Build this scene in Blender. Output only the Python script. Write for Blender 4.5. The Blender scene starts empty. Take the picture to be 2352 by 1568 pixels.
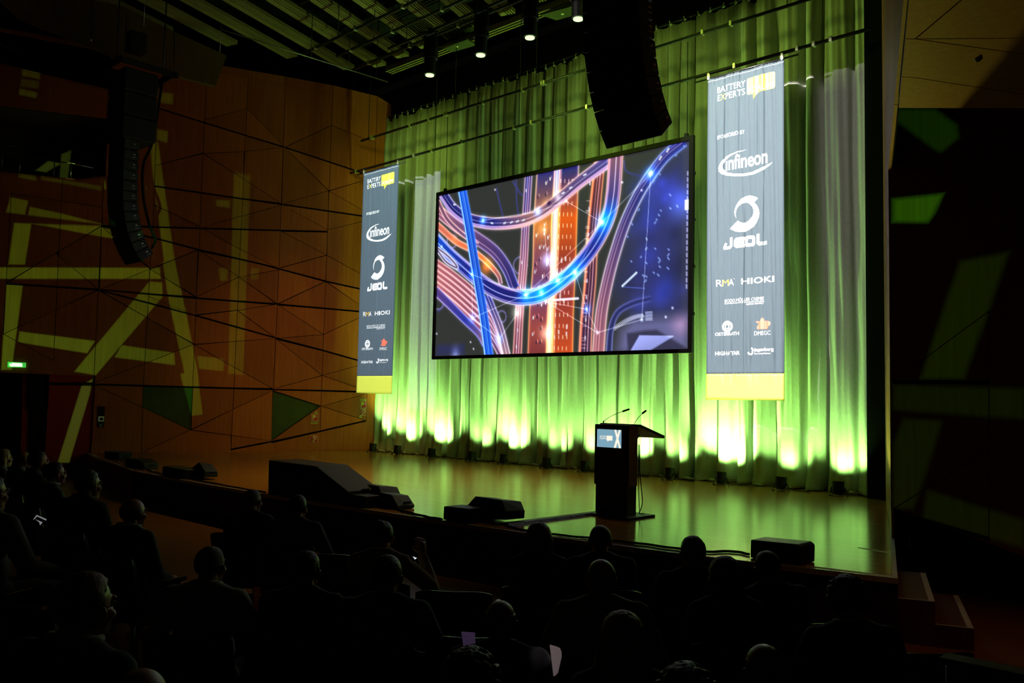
import bpy, bmesh, math, random
import numpy as np
from mathutils import Vector, Matrix
from mathutils.geometry import delaunay_2d_cdt

random.seed(7)
rng = np.random.default_rng(11)
SC = bpy.context.scene
COL = SC.collection

# ------------------------------------------------------------------ camera
# surveyed camera: metres, X along the curtain, Y towards the curtain, Z up, stage deck at z = 0
CF, CX, CY = 1964.29, 1176.0, 784.0
YAW, PITCH, ROLL = 0.757369, 0.068239, 0.021211
EYE = np.array([0.0, 0.0, 1.5])
_fw = np.array([-math.sin(YAW)*math.cos(PITCH), math.cos(YAW)*math.cos(PITCH), math.sin(PITCH)])
_r0 = np.array([math.cos(YAW), math.sin(YAW), 0.0]); _u0 = np.cross(_r0, _fw)
_r = _r0*math.cos(ROLL) + _u0*math.sin(ROLL)
_u = _u0*math.cos(ROLL) - _r0*math.sin(ROLL)
cam = bpy.data.objects.new('camera', bpy.data.cameras.new('camera'))
COL.objects.link(cam)
cam.data.sensor_width = 36.0; cam.data.lens = CF*36.0/2352.0
cam.data.clip_start = 0.05; cam.data.clip_end = 120
cam.matrix_world = Matrix(((_r[0], _u[0], -_fw[0], EYE[0]), (_r[1], _u[1], -_fw[1], EYE[1]),
                           (_r[2], _u[2], -_fw[2], EYE[2]), (0, 0, 0, 1)))
SC.camera = cam

SC.view_settings.view_transform = 'Standard'
SC.view_settings.look = 'None'
SC.view_settings.exposure = 0.0
SC.view_settings.gamma = 1.0
SC.view_settings.use_curve_mapping = False
SC.cycles.use_denoising = True
SC.cycles.sample_clamp_indirect = 4.0

w = bpy.data.worlds.new('hall_dark'); SC.world = w; w.use_nodes = True
w.node_tree.nodes['Background'].inputs[0].default_value = (0.25, 0.3, 0.2, 1)
w.node_tree.nodes['Background'].inputs[1].default_value = 0.003

# ------------------------------------------------------------------ survey helpers (a picture point measured on a real plane)
def ray(px, py):
    a, b = (px-CX)/CF, (py-CY)/CF
    return _fw + _r*a - _u*b
def onz(px, py, z=0.0):
    d = ray(px, py); return EYE + d*((z-EYE[2])/d[2])
def ony(px, py, y):
    d = ray(px, py); return EYE + d*(y/d[1])
def onpl(px, py, p0, n):
    d = ray(px, py); return EYE + d*(((p0-EYE)@n)/(d@n))
def onx(px, py, x):
    d = ray(px, py); return EYE + d*(x/d[0])

# walls of the hall
WL0 = np.array([-20.806, 10.768, 0.0]); WLD = np.array([0.3280, 0.9447, 0.0]); WLN = np.array([0.9447, -0.3280, 0.0])
WR0 = np.array([-3.626, 10.24, 0.0]);  WRD = np.array([0.3521, -0.9360, 0.0]); WRN = np.array([-0.9360, -0.3521, 0.0])
def wl_sz(px, py):
    q = onpl(px, py, WL0, WLN); return ((q-WL0)@WLD, q[2])
def wl_pt(s, z, d=0.0):
    return WL0 + WLD*s + np.array([0, 0, z]) + WLN*d
CURT_Y = 15.04

# ------------------------------------------------------------------ lamps
def lamp(name, kind, loc, target, energy, color, size=0.05, angle=40, blend=0.4):
    L = bpy.data.lights.new(name, kind); L.energy = energy; L.color = color
    if kind == 'SPOT':
        L.spot_size = math.radians(angle); L.spot_blend = blend; L.shadow_soft_size = size
    elif kind == 'AREA':
        L.size = size
    else:
        L.shadow_soft_size = size
    o = bpy.data.objects.new(name, L); COL.objects.link(o)
    o.location = loc
    o.rotation_euler = (Vector(target)-Vector(loc)).to_track_quat('-Z', 'Y').to_euler()
    o['kind'] = 'helper'
    return o

def gobo(o, polys, soft=0.004):
    """gobo plate of a projector: light leaves only through the cut-out polygons (world points)"""
    bpy.context.view_layer.update()
    L = o.data; L.use_nodes = True
    nt = L.node_tree; N = nt.nodes; K = nt.links
    em = next(n for n in N if n.type == 'EMISSION')
    M = o.matrix_world.inverted()
    tc = N.new('ShaderNodeTexCoord'); sep = N.new('ShaderNodeSeparateXYZ')
    K.new(tc.outputs['Normal'], sep.inputs[0])
    def m(op, a, b=None, clamp=False):
        n = N.new('ShaderNodeMath'); n.operation = op; n.use_clamp = clamp
        for i, v in enumerate((a, b)):
            if v is None: continue
            if isinstance(v, (int, float)): n.inputs[i].default_value = v
            else: K.new(v, n.inputs[i])
        return n.outputs[0]
    u = m('DIVIDE', sep.outputs[0], sep.outputs[2]); v = m('DIVIDE', sep.outputs[1], sep.outputs[2])
    cmb = N.new('ShaderNodeCombineXYZ'); K.new(u, cmb.inputs[0]); K.new(v, cmb.inputs[1]); cmb.inputs[2].default_value = 1.0
    acc = None
    for poly, gain in polys:
        P = []
        for q in poly:
            l = M @ Vector(q); P.append((l.x/l.z, l.y/l.z))
        ar = sum(P[i][0]*P[(i+1) % len(P)][1]-P[(i+1) % len(P)][0]*P[i][1] for i in range(len(P)))
        if ar < 0: P.reverse()
        val = None
        for i in range(len(P)):
            (ax, ay), (bx, by) = P[i], P[(i+1) % len(P)]
            nx, ny = -(by-ay), bx-ax
            l = math.hypot(nx, ny)
            if l < 1e-6: continue
            nx, ny = nx/l/soft, ny/l/soft
            d = N.new('ShaderNodeVectorMath'); d.operation = 'DOT_PRODUCT'
            K.new(cmb.outputs[0], d.inputs[0]); d.inputs[1].default_value = (nx, ny, -(nx*ax+ny*ay)+0.5)
            val = d.outputs['Value'] if val is None else m('MINIMUM', val, d.outputs['Value'])
        val = m('MULTIPLY', m('MAXIMUM', m('MINIMUM', val, 1.0), 0.0), gain)
        acc = val if acc is None else m('MAXIMUM', acc, val)
    K.new(acc, em.inputs['Strength'])

GREEN = (0.42, 1.0, 0.19)
UPX = [-18.85, -17.79, -16.43, -14.97, -13.9, -12.58, -11.5, -10.42, -9.37, -8.23, -7.04, -6.01]
UPW = [1.2, 0.95, 1.05, 0.36, 1.15, 0.42, 0.5, 0.95, 0.45, 1.9, 0.4, 0.5]
UPY = 14.50
for x, k in zip(UPX, UPW):
    edge = x < -18
    lamp('uplight_lamp', 'SPOT', (x, UPY+0.035, 0.262), (x+(0.45 if edge else 0), UPY+1.10, 3.2), (330 if edge else 350)*k, GREEN, 0.05, 84 if edge else 118, 0.7)
# added green fill lamps without fixtures, brightening the upper curtain
for x, tx in ((-15.6, -18.0), (-13.8, -10.0), (-6.3, -13.0), (-9.8, -6.2)):
    lamp('curtain_fill_lamp', 'SPOT', (x, 11.2, 8.9), (tx, 15.0, 6.9), 230, (0.62, 1.0, 0.10), 0.35, 74, 1.0)
# profile spots on the two banners, hung above the stalls
def rect_xz(x0, x1, z0, z1, y):
    return [(x0, y, z0), (x1, y, z0), (x1, y, z1), (x0, y, z1)]
bl = lamp('banner_profile_lamp', 'SPOT', (-10.5, -2.0, 10.4), (-7.0, 14.4, 4.4), 62000, (1.0, 0.93, 0.86), 0.03, 40, 0.1)
gobo(bl, [(rect_xz(-8.287, -6.768, 1.60, 7.69, 14.045), 1.0), (rect_xz(-8.75, -5.3, 0.9, 7.6, 15.0), 0.033)], 0.003)
bl2 = lamp('banner_profile_lamp', 'SPOT', (-11.5, 1.0, 10.2), (-18.2, 14.4, 4.4), 20000, (0.86, 0.95, 1.0), 0.03, 40, 0.1)
gobo(bl2, [(rect_xz(-19.06, -17.54, 1.60, 7.69, 14.045), 1.0), (rect_xz(-19.6, -16.9, 1.2, 7.6, 15.0), 0.22)], 0.003)
# warm stage wash from the lighting bar
STAGE_SPOTS = [(987, 173), (1104, 127), (1217, 87), (1328, 44)]
for px, py in STAGE_SPOTS:
    q = ony(px, py, 11.0)
    lamp('stage_wash_lamp', 'SPOT', (q[0], 11.0, q[2]-0.06), (q[0]-1.0, 10.4, 0), 330, (1.0, 0.74, 0.22), 0.08, 66, 1.0)
lamp('stage_wash_lamp', 'SPOT', (-12.0, 9.0, 8.6), (-20.0, 13.2, 1.3), 480, (1.0, 0.58, 0.14), 0.15, 44, 1.0)
lamp('right_wall_fill_lamp', 'SPOT', (-13.0, 11.0, 8.6), (-4.1, 11.9, 3.6), 8000, (0.85, 1.0, 0.2), 0.05, 36, 0.8)  # added lamp without a fixture, brightens the right stage wall
lamp('step_fill_lamp', 'SPOT', (-1.3, 7.6, 3.9), (-2.0, 8.2, -0.5), 40, (1.0, 0.42, 0.12), 0.1, 62, 1.0)  # added lamp under the soffit to lift the dark steps and floor
lamp('paper_fill_lamp', 'SPOT', (-2.3, 1.6, 4.2), tuple(EYE+ray(1278,1518)/np.linalg.norm(ray(1278,1518)[:2])*3.9), 190, (1.0, 0.88, 0.86), 0.01, 3.6, 0.5)  # added narrow spot that brightens the white paper
lamp('paper_fill_lamp', 'SPOT', (-2.6, 1.2, 4.2), tuple(EYE+ray(1076,1467)/np.linalg.norm(ray(1076,1467)[:2])*3.6), 70, (0.86, 0.78, 1.0), 0.01, 3.2, 0.5)  # added narrow spot that brightens the lilac paper
lamp('side_wash_lamp', 'SPOT', (-6.0, 14.33, 0.45), (-2.2, 6.8, 4.0), 330, (0.85, 0.72, 0.07), 0.06, 40, 0.8)
# pattern projectors: cut-outs measured where the light lands on the walls
def WP(pts, d=0.0): return [tuple(onpl(x, y, WL0, WLN)) for x, y in pts]
LG = [
 ([(32.7,512),(71.4,514),(57,607),(19.6,607)],1.1), ([(-60,614),(367,615),(369,640),(-60,639.6)],1.1),
 ([(15,650),(52,655),(26.5,849),(3,849)],1.2), ([(45,761),(218,783),(200,811),(41,785)],1.0),
 ([(79.6,514),(234.7,519),(281.6,536),(285.7,551),(228.6,542.4)],1.0),
 ([(343,646.5),(372,648.6),(373.5,681),(220,861),(171,853)],0.9),
 ([(213,870),(206,905),(159,1062),(133,1062),(188,885)],0.9),
 ([(279.6,792.7),(400,810),(402,838),(263,820)],0.85),
 ([(340,325),(363,327),(402,604),(369,604),(353,420)],0.8),
 ([(369,602),(402,602),(430.6,734),(453,848.6),(414,861),(386,681)],0.8),
 ([(414,859),(453,847),(465,951),(440,955)],0.75),
 ([(537,396),(574,401),(559,861),(524,858)],0.55), ([(497,459),(528.6,460),(528.6,477),(497,473)],0.6),
 ([(502,615),(523.7,617),(521.6,644.5),(506,644.5)],0.5), ([(453,817),(514,824),(513.5,852),(457,846.5)],0.6),
 ([(576,615),(596,616),(592,642),(575.5,642)],0.4), ([(365,210.6),(398,215.6),(397,239),(364,235)],0.6),
 ([(361.5,297),(385,302),(384,328),(360,320)],0.7),
 ([(51,156),(92,164),(91,181),(51,174)],0.6), ([(45,203),(85,213),(83,225),(44,217)],0.6),
 ([(50,181),(90,187),(87,203),(47,198)],0.35),
 ([(24.5,453),(64.5,461),(57,492.6),(14,487)],0.8), ([(69,475),(143,491),(232.7,514),(65,493.5)],0.8),
 ([(43,397),(83,404),(83,415),(43,407)],0.5), ([(95,404),(232,428),(232,437),(95,412)],0.4),
 ([(240,416),(260,420),(260,435),(240,433)],1.1), ([(325,428),(337,430),(333,446),(322,440)],0.9),
 ([(69,320),(133,334),(155,318),(158,340),(128,357),(68,346)],0.9),
 ([(160,320),(180,312),(168,413),(153,411)],0.6),
]
pl = lamp('pattern_projector_lamp', 'SPOT', (-12.0, 5.0, 0.8), tuple(wl_pt(-1.5, 4.4)), 1900, (0.20, 1.0, 0.10), 0.004, 88, 0.05)
gobo(pl, [(WP(p), g) for p, g in LG[:-2]], 0.0035)
pl3 = lamp('pattern_projector_lamp', 'SPOT', (-12.0, 5.0, 7.2), tuple(wl_pt(-3.8, 7.4)), 1500, (0.62, 1.0, 0.16), 0.004, 50, 0.05)
gobo(pl3, [(WP(p), g) for p, g in LG[-2:]], 0.0035)
FAC_Y = 10.24
RG1 = [
 ([(2052,251),(2147,251),(2197,287),(2202,315),(2163,348),(2155,348),(2052,273)],0.55),
 ([(2051,458),(2165,446),(2145,490),(2130,510),(2051,509)],2.3)]
RG2 = [
 ([(2206,600),(2316,580),(2270,715),(2213,870),(2115,870),(2170,700)],0.75),
 ([(2052,884),(2352,892),(2352,963),(2270,957),(2052,945)],0.5),
 ([(2075,961),(2163,967),(2120,1110),(2095,1168),(2052,1165),(2052,1020)],0.55),
 ([(2130,1125),(2352,1195),(2352,1258),(2272,1235),(2120,1190)],0.5)]
pr = lamp('pattern_projector_lamp', 'SPOT', (0.5, 1.5, 1.75), (-2.8, FAC_Y, 2.6), 620, (0.10, 1.0, 0.05), 0.004, 40, 0.05)
gobo(pr, [([tuple(ony(x, y, FAC_Y)) for x, y in p], g) for p, g in RG1], 0.006)
pr2 = lamp('pattern_projector_lamp', 'SPOT', (-5.2, -1.0, 2.4), (-2.8, FAC_Y, 2.6), 290, (0.22, 1.0, 0.07), 0.004, 40, 0.05)
gobo(pr2, [([tuple(ony(x, y, FAC_Y)) for x, y in p], g) for p, g in RG2], 0.006)

# ------------------------------------------------------------------ materials
MATS = {}
def mat(name, col, rough=0.6, spec=0.5, metal=0.0, emit=None, estr=1.0, sheen=0.0):
    if name in MATS: return MATS[name]
    m = bpy.data.materials.new(name); m.use_nodes = True
    b = m.node_tree.nodes['Principled BSDF']
    b.inputs['Base Color'].default_value = (*col, 1); b.inputs['Roughness'].default_value = rough
    b.inputs['Specular IOR Level'].default_value = spec; b.inputs['Metallic'].default_value = metal
    if sheen: b.inputs['Sheen Weight'].default_value = sheen
    if emit:
        b.inputs['Emission Color'].default_value = (*emit, 1); b.inputs['Emission Strength'].default_value = estr
    MATS[name] = m
    return m
def noisy(name, c1, c2, scale, rough=0.6, spec=0.4, stretch=(1, 1, 1), bump=0.0, rand=0.0, detail=4.0, rot=0.0, rough2=None, sheen=0.0):
    if name in MATS: return MATS[name]
    m = mat(name, c1, rough, spec, sheen=sheen); nt = m.node_tree; N = nt.nodes; K = nt.links
    b = N['Principled BSDF']
    ge = N.new('ShaderNodeNewGeometry'); mp = N.new('ShaderNodeMapping')
    mp.inputs['Scale'].default_value = stretch; mp.inputs['Rotation'].default_value = (0, 0, rot)
    K.new(ge.outputs['Position'], mp.inputs['Vector'])
    no = N.new('ShaderNodeTexNoise'); no.inputs['Scale'].default_value = scale; no.inputs['Detail'].default_value = detail
    K.new(mp.outputs[0], no.inputs['Vector'])
    cr = N.new('ShaderNodeValToRGB')
    cr.color_ramp.elements[0].position = 0.3; cr.color_ramp.elements[1].position = 0.72
    cr.color_ramp.elements[0].color = (*c1, 1); cr.color_ramp.elements[1].color = (*c2, 1)
    K.new(no.outputs['Fac'], cr.inputs[0])
    out = cr.outputs[0]
    if rand:
        oi = N.new('ShaderNodeObjectInfo'); mr = N.new('ShaderNodeMapRange')
        mr.inputs['To Min'].default_value = 1-rand; mr.inputs['To Max'].default_value = 1+rand
        K.new(oi.outputs['Random'], mr.inputs['Value'])
        mx = N.new('ShaderNodeVectorMath'); mx.operation = 'SCALE'
        K.new(out, mx.inputs[0]); K.new(mr.outputs[0], mx.inputs['Scale']); out = mx.outputs[0]
    K.new(out, b.inputs['Base Color'])
    if rough2 is not None:
        mr2 = N.new('ShaderNodeMapRange'); mr2.inputs['To Min'].default_value = rough; mr2.inputs['To Max'].default_value = rough2
        K.new(no.outputs['Fac'], mr2.inputs['Value']); K.new(mr2.outputs[0], b.inputs['Roughness'])
    if bump:
        bp = N.new('ShaderNodeBump'); bp.inputs['Strength'].default_value = bump; bp.inputs['Distance'].default_value = 0.004
        K.new(no.outputs['Fac'], bp.inputs['Height']); K.new(bp.outputs[0], b.inputs['Normal'])
    return m
M_WOOD = noisy('walnut_panel', (0.34, 0.070, 0.008), (0.43, 0.102, 0.013), 3.0, 0.55, 0.25, (6, 6, 0.35), 0.15, 0.16)
M_WOODR = noisy('walnut_panel_right', (0.33, 0.12, 0.018), (0.42, 0.17, 0.028), 3.0, 0.55, 0.25, (7, 7, 0.35), 0.15, 0.10)
M_RED = noisy('red_panel', (0.30, 0.012, 0.006), (0.36, 0.02, 0.008), 3.0, 0.5, 0.3, (6, 6, 0.4))
M_DGREEN = noisy('dark_green_panel', (0.05, 0.065, 0.02), (0.06, 0.08, 0.025), 5, 0.8, 0.1)
M_BLACK = mat('matt_black', (0.008, 0.008, 0.008), 0.85, 0.15)
M_JOINT = mat('joint_black', (0.006, 0.004, 0.003), 0.9, 0.05)
M_BLKPAINT = noisy('black_paint', (0.010, 0.010, 0.010), (0.016, 0.016, 0.015), 40, 0.5, 0.3, bump=0.1)
M_STEEL = mat('brushed_steel', (0.5, 0.5, 0.48), 0.3, 0.5, 1.0)
M_PIPE = mat('black_pipe', (0.015, 0.015, 0.015), 0.35, 0.5)
M_DECK = noisy('stage_boards', (0.30, 0.125, 0.014), (0.42, 0.185, 0.026), 2.2, 0.13, 0.8, (0.5, 9, 1), 0.03, 0.05, 6.0, 0.0, 0.22)
M_FASCIA = noisy('stage_front', (0.05, 0.02, 0.006), (0.07, 0.028, 0.008), 4, 0.6, 0.2, (4, 4, 0.5))
M_NOSE = mat('edge_profile', (0.6, 0.58, 0.5), 0.3, 0.6)
M_TAPE = noisy('white_edge_tape', (0.42, 0.43, 0.36), (0.55, 0.56, 0.48), 14, 0.6, 0.3)
M_FLOOR = noisy('hall_parquet', (0.16, 0.055, 0.014), (0.22, 0.08, 0.02), 2.0, 0.4, 0.4, (1, 8, 1), 0.05)
M_CEIL = mat('ceiling_black', (0.012, 0.011, 0.009), 0.9, 0.1)
M_SLAT = noisy('ceiling_slat_wood', (0.20, 0.155, 0.055), (0.25, 0.19, 0.07), 3, 0.6, 0.3, (3, 1, 3))
M_CURT = noisy('stage_curtain_cloth', (0.46, 0.47, 0.43), (0.56, 0.57, 0.53), 60, 0.85, 0.15, (1, 1, 0.25), 0.5, 0.03, sheen=0.2)
M_LEG = mat('black_drape', (0.004, 0.004, 0.004), 0.95, 0.05)

# ------------------------------------------------------------------ mesh helpers
def link(name, me, m=None, parent=None, smooth=False):
    o = bpy.data.objects.new(name, me); COL.objects.link(o)
    if m is not None:
        for x in (m if isinstance(m, (list, tuple)) else [m]): me.materials.append(x)
    if smooth:
        me.polygons.foreach_set('use_smooth', [True]*len(me.polygons))
    if parent: o.parent = parent
    return o
def from_bm(name, bm, m=None, parent=None, smooth=False):
    bmesh.ops.recalc_face_normals(bm, faces=bm.faces)
    me = bpy.data.meshes.new(name); bm.to_mesh(me); bm.free()
    return link(name, me, m, parent, smooth)
def tag(o, label=None, cat=None, group=None, kind=None):
    if label: o['label'] = label
    if cat: o['category'] = cat
    if group: o['group'] = group
    if kind: o['kind'] = kind
    return o
def empty(name, loc=(0, 0, 0), rz=0.0):
    o = bpy.data.objects.new(name, None); COL.objects.link(o); o.location = loc; o.rotation_euler = (0, 0, rz)
    o.empty_display_size = 0.1
    return o
def add_box(bm, c, s, rz=0.0, rx=0.0, ry=0.0):
    Mx = Matrix.Translation(c) @ Matrix.Rotation(rz, 4, 'Z') @ Matrix.Rotation(ry, 4, 'Y') @ Matrix.Rotation(rx, 4, 'X') @ Matrix.Diagonal((s[0], s[1], s[2], 1))
    bmesh.ops.create_cube(bm, size=1, matrix=Mx)
def box(name, c, s, m, parent=None, rz=0.0, rx=0.0, ry=0.0, bevel=0.0):
    bm = bmesh.new(); add_box(bm, c, s, rz, rx, ry)
    if bevel: bmesh.ops.bevel(bm, geom=bm.edges[:], offset=bevel, segments=2, affect='EDGES')
    return from_bm(name, bm, m, parent)
def add_tube(bm, pts, r, seg=8, cap=True):
    pts = [Vector(p) for p in pts]; rings = []
    for i, p in enumerate(pts):
        d = (pts[min(i+1, len(pts)-1)]-pts[max(i-1, 0)]).normalized()
        a = d.orthogonal().normalized() if i == 0 else (prev - d*prev.dot(d)).normalized()
        prev = a; b = d.cross(a)
        rr = r[i] if isinstance(r, (list, tuple)) else r
        rings.append([bm.verts.new(p + a*(rr*math.cos(2*math.pi*k/seg)) + b*(rr*math.sin(2*math.pi*k/seg))) for k in range(seg)])
    for A, B in zip(rings, rings[1:]):
        for k in range(seg): bm.faces.new((A[k], A[(k+1) % seg], B[(k+1) % seg], B[k]))
    if cap:
        bm.faces.new(rings[0][::-1]); bm.faces.new(rings[-1])
def tube(name, pts, r, m, parent=None, seg=8):
    bm = bmesh.new(); add_tube(bm, pts, r, seg); return from_bm(name, bm, m, parent, True)
def add_prism(bm, pts, ext):
    """closed prism: polygon pts (3D) extruded by vector ext"""
    ext = Vector(ext)
    A = [bm.verts.new(Vector(p)) for p in pts]; B = [bm.verts.new(Vector(p)+ext) for p in pts]
    bm.faces.new(A); bm.faces.new(B[::-1])
    n = len(pts)
    for i in range(n): bm.faces.new((A[i], B[i], B[(i+1) % n], A[(i+1) % n]))
def prism(name, pts, ext, m, parent=None, bevel=0.0):
    bm = bmesh.new(); add_prism(bm, pts, ext)
    if bevel: bmesh.ops.bevel(bm, geom=bm.edges[:], offset=bevel, segments=1, affect='EDGES')
    return from_bm(name, bm, m, parent)
def copy_tree(o, parent=None):
    c = o.copy(); COL.objects.link(c)
    if parent: c.parent = parent
    for ch in list(o.children): copy_tree(ch, c)
    return c

# ------------------------------------------------------------------ panelled walls: cut a wall plane along its joints, every piece a panel
def ext_line(pl, e):
    pl = [np.array(p, float) for p in pl]
    d0 = pl[0]-pl[1]; d1 = pl[-1]-pl[-2]
    pl[0] = pl[0]+d0/np.linalg.norm(d0)*e; pl[-1] = pl[-1]+d1/np.linalg.norm(d1)*e
    return pl
def cells(lines, bound):
    """lines: list of (polyline 2D, halfwidth). returns list of (polygon, [halfwidth per edge])"""
    V, Ed, W = [], [], []
    for pl, hw in lines+[(bound+[bound[0]], 0.002)]:
        i0 = len(V); V += [Vector(p) for p in pl]
        for i in range(len(pl)-1): Ed.append((i0+i, i0+i+1)); W.append(hw)
    ov, oe, of, _, oeo, _ = delaunay_2d_cdt(V, Ed, [], 0, 1e-5)
    con = {}
    for e, og in zip(oe, oeo):
        if og:
            ids = [g for g in og if g < len(W)]
            if ids: con[frozenset(e)] = max(W[g] for g in ids)
    par = list(range(len(of)))
    def find(a):
        while par[a] != a: par[a] = par[par[a]]; a = par[a]
        return a
    e2f = {}
    for fi, f in enumerate(of):
        for i in range(len(f)): e2f.setdefault(frozenset((f[i], f[(i+1) % len(f)])), []).append(fi)
    for e, fs in e2f.items():
        if e not in con and len(fs) == 2: par[find(fs[0])] = find(fs[1])
    groups = {}
    for fi in range(len(of)): groups.setdefault(find(fi), []).append(fi)
    out = []
    for g in groups.values():
        gs = set(g); nxt = {}
        for fi in g:
            f = of[fi]
            for i in range(len(f)):
                a, b = f[i], f[(i+1) % len(f)]
                if not any(o in gs for o in e2f[frozenset((a, b))] if o != fi): nxt.setdefault(a, []).append(b)
        best = None
        while nxt:
            a0 = next(iter(nxt)); loop = [a0]; a = a0
            while True:
                b = nxt[a].pop()
                if not nxt[a]: del nxt[a]
                if b == a0 or len(loop) > 400: break
                loop.append(b); a = b
                if a not in nxt: break
            P = [np.array(ov[i]) for i in loop]
            ar = 0.5*sum(P[i][0]*P[(i+1) % len(P)][1]-P[(i+1) % len(P)][0]*P[i][1] for i in range(len(P)))
            if best is None or abs(ar) > abs(best[0]): best = (ar, loop)
        if best is None or len(best[1]) < 3: continue
        ar, loop = best
        if ar < 0: loop = loop[::-1]
        P = [np.array(ov[i]) for i in loop]
        ws = [con.get(frozenset((loop[i], loop[(i+1) % len(loop)])), 0.0) for i in range(len(loop))]
        out.append((P, ws, abs(ar)))
    return out
def inset(P, ws):
    # drop collinear points that have equal widths
    while len(P) > 3:
        n = len(P); sh = [i for i in range(n) if np.linalg.norm(P[(i+1) % n]-P[i]) < 0.02]
        if not sh: break
        i = sh[0]; P = P[:i]+P[i+1:]; ws = ws[:i-1]+[ws[i-1]]+ws[i+1:] if i > 0 else ws[1:]
    k = []
    n = len(P)
    for i in range(n):
        a, b, c = P[i-1], P[i], P[(i+1) % n]
        u, v = b-a, c-b
        if np.linalg.norm(v) < 1e-4: continue
        cr = abs(u[0]*v[1]-u[1]*v[0])/(np.linalg.norm(u)*np.linalg.norm(v)+1e-12)
        if cr < 0.004 and u@v > 0 and abs(ws[i-1]-ws[i]) < 1e-6: continue
        k.append(i)
    P = [P[i] for i in k]; ws = [ws[i] for i in k]; n = len(P)
    if n < 3: return None
    out = []
    for i in range(n):
        a, b, c = P[i-1], P[i], P[(i+1) % n]
        u = (b-a)/np.linalg.norm(b-a); v = (c-b)/np.linalg.norm(c-b)
        nu = np.array([-u[1], u[0]]); nv = np.array([-v[1], v[0]])
        wu, wv = ws[i-1], ws[i]
        det = u[0]*v[1]-u[1]*v[0]
        if abs(det) < 0.02: q = b+(nu*wu+nv*wv)/2
        else:
            p1 = b+nu*wu; p2 = b+nv*wv
            t = ((p2-p1)[0]*v[1]-(p2-p1)[1]*v[0])/det
            q = p1+u*t
            m = 6*max(wu, wv, 0.01)
            if np.linalg.norm(q-b) > m: q = b+(q-b)/np.linalg.norm(q-b)*m
        out.append(q)
    ar = 0.5*sum(out[i][0]*out[(i+1) % n][1]-out[(i+1) % n][0]*out[i][1] for i in range(n))
    return out if ar > 0.003 else None
def inside(p, poly):
    r = False; n = len(poly)
    for i in range(n):
        (x1, y1), (x2, y2) = poly[i], poly[(i+1) % n]
        if (y1 > p[1]) != (y2 > p[1]) and p[0] < (x2-x1)*(p[1]-y1)/(y2-y1)+x1: r = not r
    return r
# ------------------------------------------------------------------ wall_left
TH, HV = 0.0065, 0.024
VERT = [[(27,430),(16,612),(2,849)], [(145,391),(134,600),(122,849)], [(239,408),(215,877)],
 [(366,160),(361.5,212),(351.6,520),(345,616),(328.6,901),(324.5,1045)], [(474,160),(472.6,215.6),(459,520),(451,681),(439,987),(434.5,1045)],
 [(571,170),(549.5,620),(530,1045)], [(656,180),(641,610),(628,897),(622.5,1045)], [(765,200),(749,620),(737,932),(733.5,1045)],
 [(867,225),(861,381),(843,906),(841,966),(840,1045)], [(248,205),(239,408)]]
HEAVY = [[(361,247),(500,291),(655,338),(833,397),(858,405)], [(244,411),(500,448),(647,469),(834,496),(855,499)],
 [(233.5,518),(500,525),(833,534),(853,535)], [(233.5,518),(369,550),(455,573),(600,606),(749,646),(827,663),(850,668)],
 [(14,651),(226.5,665),(453,684.5),(636,698.5),(826,715),(848,717)], [(226.5,665),(445,723),(633,776),(742,804.5),(822,827),(846,833)],
 [(118,881),(216,882.5),(480,890),(739,897),(843,900)], [(501,1038),(624,1014),(737,990),(841,966),(872,960)]]
THIN = [[(45,512),(137,589),(226.5,665)], [(226.5,665),(339,730),(445,790.6),(539,844),(628,893)], [(233.5,519),(14,649)],
 [(233.5,519),(281,563),(345,618),(451,683)], [(445,723),(546,712.6),(636,698.5)], [(546,712.6),(633,776)], [(345,617),(226.5,666)],
 [(345,617),(455,574)], [(455,574),(549,636),(636,698)], [(549,636),(451,682)], [(549,636),(642,619)], [(226.5,666),(8,767)],
 [(8,767),(177,856)], [(343,681),(445,722)], [(445,790.6),(544,783.5),(633,777)], [(445,790.6),(334.7,834),(216,879)],
 [(216,884),(330.6,936),(437,987)], [(437,987),(326,1040)], [(437,987),(531,999.5),(622,1012)], [(437,987),(535,940),(628,896)],
 [(353,469),(457,520),(549,571),(642,617)], [(367,540),(461,523),(500,511),(647,471)],
 [(345,383),(467.7,352),(561,348),(654,338)], [(368,292),(467.7,351)], [(467.7,352),(557,409),(647,468)],
 [(347,467.7),(459,518)], [(396,212),(468,276)], [(468,276),(567,249),(644,207)], [(396,212),(372,180)],
 [(567,249),(654,338)], [(654,338),(755,438),(834,483),(857,496)], [(654,338),(762,288),(848,253)], [(734,255),(762,288),(843,385)],
 [(647,468),(755,438),(834,415),(860,407)], [(647,470),(753,528)], [(753,528),(833,508),(856,502)], [(644,530),(751,586),(829,629),(850,641)],
 [(751,586),(831,565),(852,560)], [(641,615),(751,586)], [(636,698),(749,646)], [(749,646),(826,699.5),(848,714)],
 [(636,698.5),(743,768),(823,816)], [(633,777),(743,768)], [(743,768),(824,730),(848,719)], [(633,777),(740,862),(818,889),(843,898)],
 [(628,893),(740,862),(821,840),(845,834)], [(628,897),(737,932)], [(737,932),(624,1012)], [(741,932),(833.5,906),(843,903)],
 [(741,933),(841,966)], [(841,967),(757,1040)], [(572,1038),(622,1015)], [(624,1016),(684,1037)], [(841,967),(868,979)],
 [(326,1036),(240,1002),(216,990)], [(0,439),(234,476)], [(762,288),(868,330)]]
bd = [(-9.0, -0.7), (4.60, -0.7), (4.60, 9.95), (-9.0, 9.95)]
TOP_L, TOP_R = 9.22, 8.94
lines = [([tuple(p) for p in ext_line([wl_sz(*q) for q in pl], 0.05)], TH) for pl in VERT]
lines += [([tuple(p) for p in ext_line([wl_sz(*q) for q in pl], 0.03)], HV) for pl in HEAVY]
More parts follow.
